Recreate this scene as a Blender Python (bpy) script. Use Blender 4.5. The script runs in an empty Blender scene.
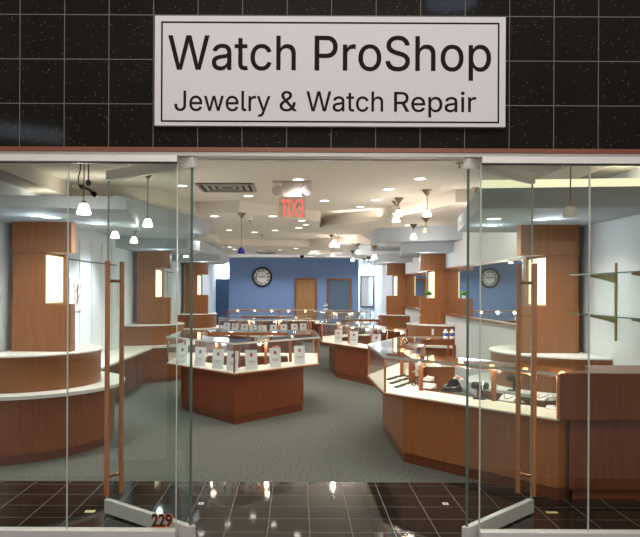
import bpy, bmesh, math, random
from mathutils import Vector, Matrix
from mathutils.geometry import delaunay_2d_cdt
random.seed(7)
PI = math.pi
SC = bpy.context.scene
COL = SC.collection
CH, F, VX, VY, ROLL = 1.745, 715.0, 297.0, 289.0, 0.0045
DS = 4.90                       # distance of the storefront plane
ZT, ZL, ZS = 3.08, 2.90, 2.46   # tray ceiling, main ceiling, soffit underside

def px(x, y, d):
    """world point seen at pixel x, y at depth d (used while measuring the photograph)"""
    u, v = x - VX, y - VY
    u, v = u + ROLL * v, v - ROLL * u
    return Vector((u * d / F, d, CH - v * d / F))
def on_z(x, y, z):
    d = F * (CH - z) / ((y - VY) - ROLL * (x - VX))
    p = px(x, y, d); p.z = z
    return p

# ------------------------------------------------------------------ materials
def new_mat(name):
    m = bpy.data.materials.new(name); m.use_nodes = True
    nt = m.node_tree; nt.nodes.clear()
    out = nt.nodes.new('ShaderNodeOutputMaterial')
    return m, nt, out
def pbr(name, col, rough=.5, metal=0, noise=0, nscale=20, spec=.5, bump=0, stretch=None, coat=0, emit=None, es=0):
    m, nt, out = new_mat(name)
    b = nt.nodes.new('ShaderNodeBsdfPrincipled')
    nt.links.new(b.outputs[0], out.inputs[0])
    b.inputs['Base Color'].default_value = (*col, 1)
    b.inputs['Roughness'].default_value = rough
    b.inputs['Metallic'].default_value = metal
    b.inputs['Specular IOR Level'].default_value = spec
    b.inputs['Coat Weight'].default_value = coat
    b.inputs['Coat Roughness'].default_value = .08
    if emit:
        b.inputs['Emission Color'].default_value = (*emit, 1); b.inputs['Emission Strength'].default_value = es
    if noise or bump:
        tc = nt.nodes.new('ShaderNodeTexCoord'); mp = nt.nodes.new('ShaderNodeMapping')
        n = nt.nodes.new('ShaderNodeTexNoise'); n.inputs['Scale'].default_value = nscale; n.inputs['Detail'].default_value = 5
        nt.links.new(tc.outputs['Object'], mp.inputs[0]); nt.links.new(mp.outputs[0], n.inputs['Vector'])
        if stretch: mp.inputs['Scale'].default_value = stretch
        if noise:
            r = nt.nodes.new('ShaderNodeValToRGB')
            r.color_ramp.elements[0].position = .3; r.color_ramp.elements[1].position = .7
            r.color_ramp.elements[0].color = (*[c * (1 - noise) for c in col], 1)
            r.color_ramp.elements[1].color = (*[min(1, c * (1 + noise)) for c in col], 1)
            nt.links.new(n.outputs['Fac'], r.inputs[0]); nt.links.new(r.outputs[0], b.inputs['Base Color'])
        if bump:
            bp = nt.nodes.new('ShaderNodeBump'); bp.inputs['Strength'].default_value = bump; bp.inputs['Distance'].default_value = .01
            nt.links.new(n.outputs['Fac'], bp.inputs['Height']); nt.links.new(bp.outputs[0], b.inputs['Normal'])
    return m
def emis(name, col, s):
    m, nt, out = new_mat(name)
    e = nt.nodes.new('ShaderNodeEmission'); e.inputs[0].default_value = (*col, 1); e.inputs[1].default_value = s
    nt.links.new(e.outputs[0], out.inputs[0]); return m
def glass(name, tint, refl=1.0, ior=1.5):
    m, nt, out = new_mat(name)
    t = nt.nodes.new('ShaderNodeBsdfTransparent'); t.inputs[0].default_value = (*tint, 1)
    g = nt.nodes.new('ShaderNodeBsdfGlossy'); g.inputs['Roughness'].default_value = 0.01; g.inputs[0].default_value = (refl, refl, refl, 1)
    fr = nt.nodes.new('ShaderNodeFresnel'); fr.inputs[0].default_value = ior
    geo = nt.nodes.new('ShaderNodeNewGeometry'); mx = nt.nodes.new('ShaderNodeMath'); mx.operation = 'MULTIPLY'
    inv = nt.nodes.new('ShaderNodeMath'); inv.operation = 'SUBTRACT'; inv.inputs[0].default_value = 1
    nt.links.new(geo.outputs['Backfacing'], inv.inputs[1])
    nt.links.new(fr.outputs[0], mx.inputs[0]); nt.links.new(inv.outputs[0], mx.inputs[1])
    mix = nt.nodes.new('ShaderNodeMixShader')
    nt.links.new(mx.outputs[0], mix.inputs[0]); nt.links.new(t.outputs[0], mix.inputs[1]); nt.links.new(g.outputs[0], mix.inputs[2])
    nt.links.new(mix.outputs[0], out.inputs[0]); return m
def tiled(name, base, grout, size, ox, oy, plane, rough, speck=.0, joint=.006, spec=.5):
    """square tiles with thin joints, optional mineral flecks"""
    m, nt, out = new_mat(name)
    b = nt.nodes.new('ShaderNodeBsdfPrincipled'); nt.links.new(b.outputs[0], out.inputs[0])
    b.inputs['Specular IOR Level'].default_value = spec
    tc = nt.nodes.new('ShaderNodeTexCoord'); sp = nt.nodes.new('ShaderNodeSeparateXYZ')
    nt.links.new(tc.outputs['Object'], sp.inputs[0])
    def line(sock, o):
        a = nt.nodes.new('ShaderNodeMath'); a.operation = 'SUBTRACT'; nt.links.new(sock, a.inputs[0]); a.inputs[1].default_value = o
        w = nt.nodes.new('ShaderNodeMath'); w.operation = 'PINGPONG'; nt.links.new(a.outputs[0], w.inputs[0]); w.inputs[1].default_value = size / 2
        l = nt.nodes.new('ShaderNodeMath'); l.operation = 'LESS_THAN'; nt.links.new(w.outputs[0], l.inputs[0]); l.inputs[1].default_value = joint / 2
        return l.outputs[0]
    u = line(sp.outputs[0], ox); v = line(sp.outputs[1 if plane == 'xy' else 2], oy)
    mx = nt.nodes.new('ShaderNodeMath'); mx.operation = 'MAXIMUM'; nt.links.new(u, mx.inputs[0]); nt.links.new(v, mx.inputs[1])
    n = nt.nodes.new('ShaderNodeTexNoise'); n.inputs['Scale'].default_value = 3; nt.links.new(tc.outputs['Object'], n.inputs['Vector'])
    r = nt.nodes.new('ShaderNodeValToRGB'); r.color_ramp.elements[0].color = (*[c * .75 for c in base], 1); r.color_ramp.elements[1].color = (*[c * 1.25 for c in base], 1)
    nt.links.new(n.outputs['Fac'], r.inputs[0])
    col = r.outputs[0]
    if speck:
        vo = nt.nodes.new('ShaderNodeTexVoronoi'); vo.inputs['Scale'].default_value = 75; nt.links.new(tc.outputs['Object'], vo.inputs['Vector'])
        lt = nt.nodes.new('ShaderNodeMath'); lt.operation = 'LESS_THAN'; lt.inputs[1].default_value = .19; nt.links.new(vo.outputs['Distance'], lt.inputs[0])
        sc = nt.nodes.new('ShaderNodeSeparateColor'); nt.links.new(vo.outputs['Color'], sc.inputs[0])
        gt = nt.nodes.new('ShaderNodeMath'); gt.operation = 'GREATER_THAN'; gt.inputs[1].default_value = .86; nt.links.new(sc.outputs[0], gt.inputs[0])
        ml = nt.nodes.new('ShaderNodeMath'); ml.operation = 'MULTIPLY'; nt.links.new(lt.outputs[0], ml.inputs[0]); nt.links.new(gt.outputs[0], ml.inputs[1])
        mc = nt.nodes.new('ShaderNodeMixRGB'); nt.links.new(ml.outputs[0], mc.inputs[0]); nt.links.new(col, mc.inputs[1]); mc.inputs[2].default_value = (speck, speck * .9, speck * .75, 1)
        col = mc.outputs[0]
    mg = nt.nodes.new('ShaderNodeMixRGB'); nt.links.new(mx.outputs[0], mg.inputs[0]); nt.links.new(col, mg.inputs[1]); mg.inputs[2].default_value = (*grout, 1)
    nt.links.new(mg.outputs[0], b.inputs['Base Color'])
    rr = nt.nodes.new('ShaderNodeMix'); rr.data_type = 'FLOAT'; nt.links.new(mx.outputs[0], rr.inputs[0]); rr.inputs[2].default_value = rough; rr.inputs[3].default_value = .7
    nt.links.new(rr.outputs[0], b.inputs['Roughness'])
    return m

M = {}
M['black_tile'] = tiled('polished_black_granite_tile', (.013, .012, .0095), (.10, .10, .085), .305, -1.906, 2.704, 'xz', .06, .20, .006)
M['floor_tile'] = tiled('polished_dark_floor_tile', (.018, .0155, .013), (.16, .14, .12), .305, .10, .25, 'xy', .05, .22, .006)
M['mall_floor'] = pbr('mall_floor_beige', (.5, .45, .38), .3, noise=.1, nscale=3)
M['mall_wall'] = pbr('mall_wall_paint', (.36, .34, .31), .7)
M['mall_dark'] = pbr('mall_shop_grey', (.035, .035, .035), .6)
M['carpet'] = pbr('grey_green_carpet', (.135, .145, .125), .95, noise=.45, nscale=45, spec=.1, bump=.6)
M['ceil'] = pbr('cream_ceiling_paint', (.72, .665, .59), .85, spec=.2)
M['soffit'] = pbr('grey_soffit_paint', (.43, .475, .53), .8, spec=.2)
M['white_wall'] = pbr('pale_blue_white_paint', (.72, .78, .84), .75, spec=.2)
M['grey_wall'] = pbr('pale_grey_paint', (.70, .73, .76), .75, spec=.2)
M['blue_wall'] = pbr('slate_blue_paint', (.205, .305, .53), .75, spec=.2)
M['dark_blue'] = pbr('dark_blue_door_paint', (.085, .14, .21), .5)
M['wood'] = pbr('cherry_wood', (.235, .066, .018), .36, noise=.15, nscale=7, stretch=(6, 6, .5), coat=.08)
M['wood_lit'] = pbr('cherry_wood_lit', (.34, .115, .032), .36, noise=.13, nscale=7, stretch=(6, 6, .5), coat=.08)  # same cherry, lightened to paint in the light on the jewelry case base
M['wood_dimmed'] = pbr('cherry_wood_dimmed', (.19, .048, .016), .36, noise=.15, nscale=7, stretch=(6, 6, .5), coat=.08)  # same cherry, darker: weaker light on the other case bases put into colour
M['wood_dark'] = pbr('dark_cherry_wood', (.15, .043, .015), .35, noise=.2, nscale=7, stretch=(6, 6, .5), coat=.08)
M['wood_light'] = pbr('honey_cherry_wood', (.235, .082, .02), .42, noise=.12, nscale=6, stretch=(5, 5, .4), coat=.06)
M['door_wood'] = pbr('oak_door_wood', (.36, .17, .06), .4, noise=.2, nscale=6, stretch=(6, 6, .4))
M['handle_wood'] = pbr('polished_handle_wood', (.45, .155, .055), .25, noise=.2, nscale=8, stretch=(4, 4, .5), coat=.4)
M['copper'] = pbr('copper_standoff', (.62, .26, .13), .25, metal=1)
M['trim_wood'] = pbr('redwood_header_strip', (.20, .062, .035), .4, noise=.15, nscale=5, stretch=(.5, 6, 6))
M['alu'] = pbr('brushed_aluminium', (.74, .72, .68), .42, metal=.25, noise=.06, nscale=30, stretch=(.3, 8, 8))
M['alu_dark'] = pbr('dark_aluminium_gasket', (.05, .05, .05), .5)
M['steel'] = pbr('brushed_steel', (.30, .24, .17), .35, metal=1)
M['deck'] = pbr('cream_deck_laminate', (.80, .74, .64), .5)
M['white_top'] = pbr('white_counter_laminate', (.80, .81, .78), .35)
M['card'] = pbr('white_card', (.72, .735, .76), .6)
M['print_red'] = pbr('red_print', (.45, .05, .06), .6)
M['print_dark'] = pbr('dark_print', (.10, .09, .10), .6)
M['print_orange'] = pbr('copper_panel', (.55, .20, .09), .5)
M['black'] = pbr('black_velvet', (.007, .007, .008), .9, spec=.08)
M['charcoal'] = pbr('charcoal_leather', (.03, .031, .033), .7, spec=.2)
M['white'] = pbr('white_leatherette', (.82, .80, .76), .5)
M['white_plastic'] = pbr('white_plastic', (.8, .8, .78), .4)
M['silver'] = pbr('silver', (.8, .8, .8), .2, metal=1)
M['gold'] = pbr('gold', (.8, .55, .2), .25, metal=1)
M['pink'] = pbr('pink_petals', (.75, .30, .25), .6)
M['green'] = pbr('green_leaves', (.06, .32, .04), .5)
M['blue_label'] = pbr('blue_label', (.05, .12, .38), .5)
M['cobalt'] = pbr('cobalt_blue_glass', (.012, .014, .22), .2)
M['sign_white'] = pbr('sign_white_panel', (.60, .58, .595), .55)
M['sign_ink'] = pbr('sign_ink', (.018, .013, .015), .8, spec=.05)
M['num_black'] = pbr('number_black', (.01, .01, .01), .5)
M['num_orange'] = pbr('number_orange', (.70, .20, .04), .5)
M['yellow'] = pbr('yellow_tape', (.72, .63, .32), .6, noise=.15, nscale=40)
M['mirror'] = pbr('mirror_silvering', (.86, .88, .90), .015, metal=1)
M['vent'] = pbr('vent_metal', (.30, .27, .23), .5)
M['vent_dark'] = pbr('vent_dark', (.03, .03, .03), .8)
M['brass'] = pbr('brass_shelf_standard', (.30, .25, .13), .35, metal=.7)
M['picture'] = pbr('picture_print', (.55, .50, .50), .6, noise=.5, nscale=14)
M['frame_black'] = pbr('black_frame', (.012, .014, .018), .35)
M['clock_face'] = pbr('clock_face', (.93, .93, .90), .5)
M['exit_body'] = pbr('exit_body_pinkish_white', (.55, .5, .47), .5)
M['lens'] = pbr('lamp_head_lens', (.5, .47, .43), .35)
M['exit_plate'] = glass('exit_acrylic', (.93, .88, .86), .6)
M['exit_red'] = emis('exit_letters_glow', (1, .17, .13), .95)
M['lamp_on'] = emis('downlight_glow', (1, .95, .88), 7)
M['lamp_warm'] = emis('case_lamp_glow', (1, .50, .2), 8)
M['shade_on'] = emis('frosted_shade_lit', (1, .92, .78), 4.5)
M['shade_off'] = pbr('frosted_shade_unlit', (.75, .73, .66), .35)
M['niche'] = emis('niche_panel_glow', (1, .90, .52), 1.9)
M['cove'] = emis('cove_strip_glow', (1, .92, .60), 1.0)
M['mall_lamp'] = emis('mall_lamp_glow', (.55, .68, 1), 1.1)
M['mall_window'] = emis('mall_clerestory_daylight', (.72, .85, 1), .9)
M['shop_glow'] = emis('opposite_shop_glow', (1, .88, .72), .7)
M['shop_glow_dim'] = emis('opposite_shop_dim_glow', (1, .92, .85), .3)
M['glass_front'] = glass('storefront_glass', (.955, .975, .96), .9)
M['glass_door'] = glass('door_glass', (.93, .965, .945), .9)
M['glass_case'] = glass('display_case_glass', (.97, .985, .98), .9)
M['glass_top'] = glass('display_case_top_glass', (.90, .935, .945), 1.0, 2.1)
M['glass_edge'] = pbr('green_glass_edge', (.10, .17, .14), .2)
M['glass_edge_light'] = pbr('pale_glass_edge', (.50, .54, .48), .2)
M['glass_shelf'] = glass('shelf_glass', (.86, .93, .90), 1)

# ------------------------------------------------------------------ mesh collector
class MB:
    def __init__(s): s.bm = bmesh.new()
    def quad(s, pts):
        s.bm.faces.new([s.bm.verts.new(p) for p in pts])
    def box(s, x0, x1, y0, y1, z0, z1, mat=None):
        x0, x1 = min(x0, x1), max(x0, x1); y0, y1 = min(y0, y1), max(y0, y1)
        v = [Vector(p) for p in ((x0, y0, z0), (x1, y0, z0), (x1, y1, z0), (x0, y1, z0), (x0, y0, z1), (x1, y0, z1), (x1, y1, z1), (x0, y1, z1))]
        if mat is not None: v = [mat @ p for p in v]
        v = [s.bm.verts.new(p) for p in v]
        for f in ((3, 2, 1, 0), (4, 5, 6, 7), (0, 1, 5, 4), (1, 2, 6, 5), (2, 3, 7, 6), (3, 0, 4, 7)): s.bm.faces.new([v[i] for i in f])
        return s
    def prism(s, poly, z0, z1):
        a = [s.bm.verts.new((p[0], p[1], z0)) for p in poly]; b = [s.bm.verts.new((p[0], p[1], z1)) for p in poly]
        n = len(poly); s.bm.faces.new(a[::-1]); s.bm.faces.new(b)
        for i in range(n): s.bm.faces.new((a[i], a[(i + 1) % n], b[(i + 1) % n], b[i]))
        return s
    def ring(s, O, I, z0, z1, closed):
        n = len(O); segs = n if closed else n - 1
        o0 = [s.bm.verts.new((*p, z0)) for p in O]; o1 = [s.bm.verts.new((*p, z1)) for p in O]
        i0 = [s.bm.verts.new((*p, z0)) for p in I]; i1 = [s.bm.verts.new((*p, z1)) for p in I]
        for k in range(segs):
            j = (k + 1) % n
            for f in ((o0[k], o0[j], o1[j], o1[k]), (i0[j], i0[k], i1[k], i1[j]), (o1[k], o1[j], i1[j], i1[k]), (o0[j], o0[k], i0[k], i0[j])): s.bm.faces.new(f)
        if not closed:
            s.bm.faces.new((o0[0], o1[0], i1[0], i0[0])); s.bm.faces.new((o0[-1], i0[-1], i1[-1], o1[-1]))
        return s
    def tube(s, pts, r, n=10, cap=True):
        pts = [Vector(p) for p in pts]; rings = []
        for i, p in enumerate(pts):
            t = (pts[min(i + 1, len(pts) - 1)] - pts[max(i - 1, 0)]).normalized()
            a = t.orthogonal().normalized() if not rings else None
            if a is None:
                a = (pa - t * pa.dot(t)).normalized()
            pa = a; b = t.cross(a)
            rr = r[i] if isinstance(r, (list, tuple)) else r
            rings.append([s.bm.verts.new(p + a * (rr * math.cos(2 * PI * k / n)) + b * (rr * math.sin(2 * PI * k / n))) for k in range(n)])
        for i in range(len(rings) - 1):
            for k in range(n): s.bm.faces.new((rings[i][k], rings[i][(k + 1) % n], rings[i + 1][(k + 1) % n], rings[i + 1][k]))
        if cap: s.bm.faces.new(rings[0][::-1]); s.bm.faces.new(rings[-1])
        return s
    def lathe(s, prof, c=(0, 0, 0), n=20, mat=None):
        c = Vector(c); rings = []
        for r, z in prof:
            ring = []
            for k in range(n):
                p = Vector((r * math.cos(2 * PI * k / n), r * math.sin(2 * PI * k / n), z))
                if mat is not None: p = mat @ p
                ring.append(s.bm.verts.new(p + c))
            rings.append(ring)
        for i in range(len(rings) - 1):
            for k in range(n): s.bm.faces.new((rings[i][k], rings[i][(k + 1) % n], rings[i + 1][(k + 1) % n], rings[i + 1][k]))
        if prof[0][0] > 1e-4: s.bm.faces.new(rings[0][::-1])
        if prof[-1][0] > 1e-4: s.bm.faces.new(rings[-1])
        bmesh.ops.remove_doubles(s.bm, verts=s.bm.verts, dist=1e-6)
        return s
    def ball(s, c, r, sx=1, sy=1, sz=1, seg=12):
        bmesh.ops.create_uvsphere(s.bm, u_segments=seg, v_segments=max(6, seg // 2), radius=r, matrix=Matrix.Translation(c) @ Matrix.Diagonal((sx, sy, sz, 1)))
        return s
    def build(s, name, mat, parent=None, smooth=False, bevel=0):
        bmesh.ops.recalc_face_normals(s.bm, faces=s.bm.faces)
        me = bpy.data.meshes.new(name)
        if parent is not None and 'org' in parent.keys():
            bmesh.ops.translate(s.bm, verts=s.bm.verts, vec=-Vector(parent['org']))
        s.bm.to_mesh(me); s.bm.free()
        o = bpy.data.objects.new(name, me); COL.objects.link(o)
        me.materials.append(M[mat] if isinstance(mat, str) else mat)
        if smooth:
            for p in me.polygons: p.use_smooth = True
            me.set_sharp_from_angle(angle=math.radians(35))
        if parent is not None:
            o.parent = parent
            if 'org' in parent.keys() and parent.type == 'MESH': pass
        if bevel:
            b = o.modifiers.new('bevel', 'BEVEL'); b.width = bevel; b.segments = 2; b.limit_method = 'ANGLE'
        return o
def tag(o, label=None, cat=None, group=None, kind=None):
    if label: o['label'] = label
    if cat: o['category'] = cat
    if group: o['group'] = group
    if kind: o['kind'] = kind
    return o
ORG = {}
def thing(name, label, cat, loc=(0, 0, 0), rz=0, group=None, kind=None):
    o = bpy.data.objects.new(name, None); COL.objects.link(o); o.empty_display_size = .1
    o.location = loc; o.rotation_euler = (0, 0, rz)
    return tag(o, label, cat, group, kind)
def wthing(name, label, cat, loc, group=None, kind=None):
    """thing whose parts are given in world coordinates"""
    o = thing(name, label, cat, loc, 0, group, kind); o['org'] = list(loc); ORG[o.name] = o
    return o
def one(mb, name, mat, loc, label, cat, group=None, kind=None, **kw):
    """a thing that is one mesh, modelled about its own base"""
    o = mb.build(name, mat, None, **kw); o.location = loc
    return tag(o, label, cat, group, kind)
def dup(o, loc, label=None, group=None, rz=None, scale=None):
    def rec(a, par):
        c = a.copy(); COL.objects.link(c); c.parent = par
        for ch in [x for x in COL.objects if x.parent == a]: rec(ch, c)
        return c
    r = rec(o, None); r.location = loc
    if rz is not None: r.rotation_euler = (0, 0, rz)
    if scale: r.scale = scale
    if label: r['label'] = label
    if group: r['group'] = group
    return r
def struct(name, mb, mat, label, cat, **kw):
    return tag(mb.build(name, mat, None, **kw), label, cat, None, 'structure')
def offset(P, w, closed):
    """shift a path to its left by w with mitred corners"""
    n = len(P); out = []
    P = [Vector(p) for p in P]
    for i in range(n):
        a = P[(i - 1) % n] if (closed or i > 0) else None
        b = P[(i + 1) % n] if (closed or i < n - 1) else None
        p = P[i]
        n1 = n2 = None
        if a is not None: t = (p - a).normalized(); n1 = Vector((-t.y, t.x))
        if b is not None: t = (b - p).normalized(); n2 = Vector((-t.y, t.x))
        if n1 is None: out.append(p + n2 * w)
        elif n2 is None: out.append(p + n1 * w)
        else:
            h = (n1 + n2).normalized(); out.append(p + h * (w / max(.3, h.dot(n1))))
    return [(q.x, q.y) for q in out]
def light(kind, name, loc, energy, color=(1, 1, 1), size=.1, rot=None, spot=None, blend=.6, size_y=None):
    l = bpy.data.lights.new(name, kind); l.energy = energy; l.color = color
    if kind == 'AREA':
        l.shape = 'RECTANGLE' if size_y else 'DISK'; l.size = size
        if size_y: l.size_y = size_y
    else: l.shadow_soft_size = size
    if kind == 'SPOT': l.spot_size = spot; l.spot_blend = blend
    o = bpy.data.objects.new(name, l); COL.objects.link(o); o.location = loc
    if rot: o.rotation_euler = rot
    return o
def text_mesh(txt, size, ext=0, align='CENTER', bold=0):
    c = bpy.data.curves.new('lettering', 'FONT'); c.body = txt; c.size = size; c.extrude = ext; c.align_x = align; c.resolution_u = 6; c.offset = bold
    o = bpy.data.objects.new('lettering', c); COL.objects.link(o)
    dg = bpy.context.evaluated_depsgraph_get(); me = bpy.data.meshes.new_from_object(o.evaluated_get(dg))
    bpy.data.objects.remove(o); bpy.data.curves.remove(c)
    return me
def text_part(name, txt, w, h, centre, mat, parent, mirror=False, ext=.001, bold=0):
    """lettering fitted to width w and capital height h, standing in the x-z plane facing -y"""
    me = text_mesh(txt, 1.0, ext, 'CENTER', bold)
    xs = [v.co.x for v in me.vertices]; ys = [v.co.y for v in me.vertices]
    cap = text_mesh('H', 1.0, 0); ch = max(v.co.y for v in cap.vertices)
    x0, x1 = min(xs), max(xs); sx = w / (x1 - x0); sy = h / ch
    org = Vector(parent['org']) if parent is not None and 'org' in parent.keys() else Vector((0, 0, 0))
    for v in me.vertices:
        x = (v.co.x - (x0 + x1) / 2) * sx; z = (v.co.y - ch / 2) * sy
        if mirror: x = -x
        v.co = Vector((centre[0] + x, centre[1] - v.co.z, centre[2] + z)) - org
    o = bpy.data.objects.new(name, me); COL.objects.link(o); me.materials.clear(); me.materials.append(M[mat]); o.parent = parent
    if mirror: me.flip_normals()
    return o

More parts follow.
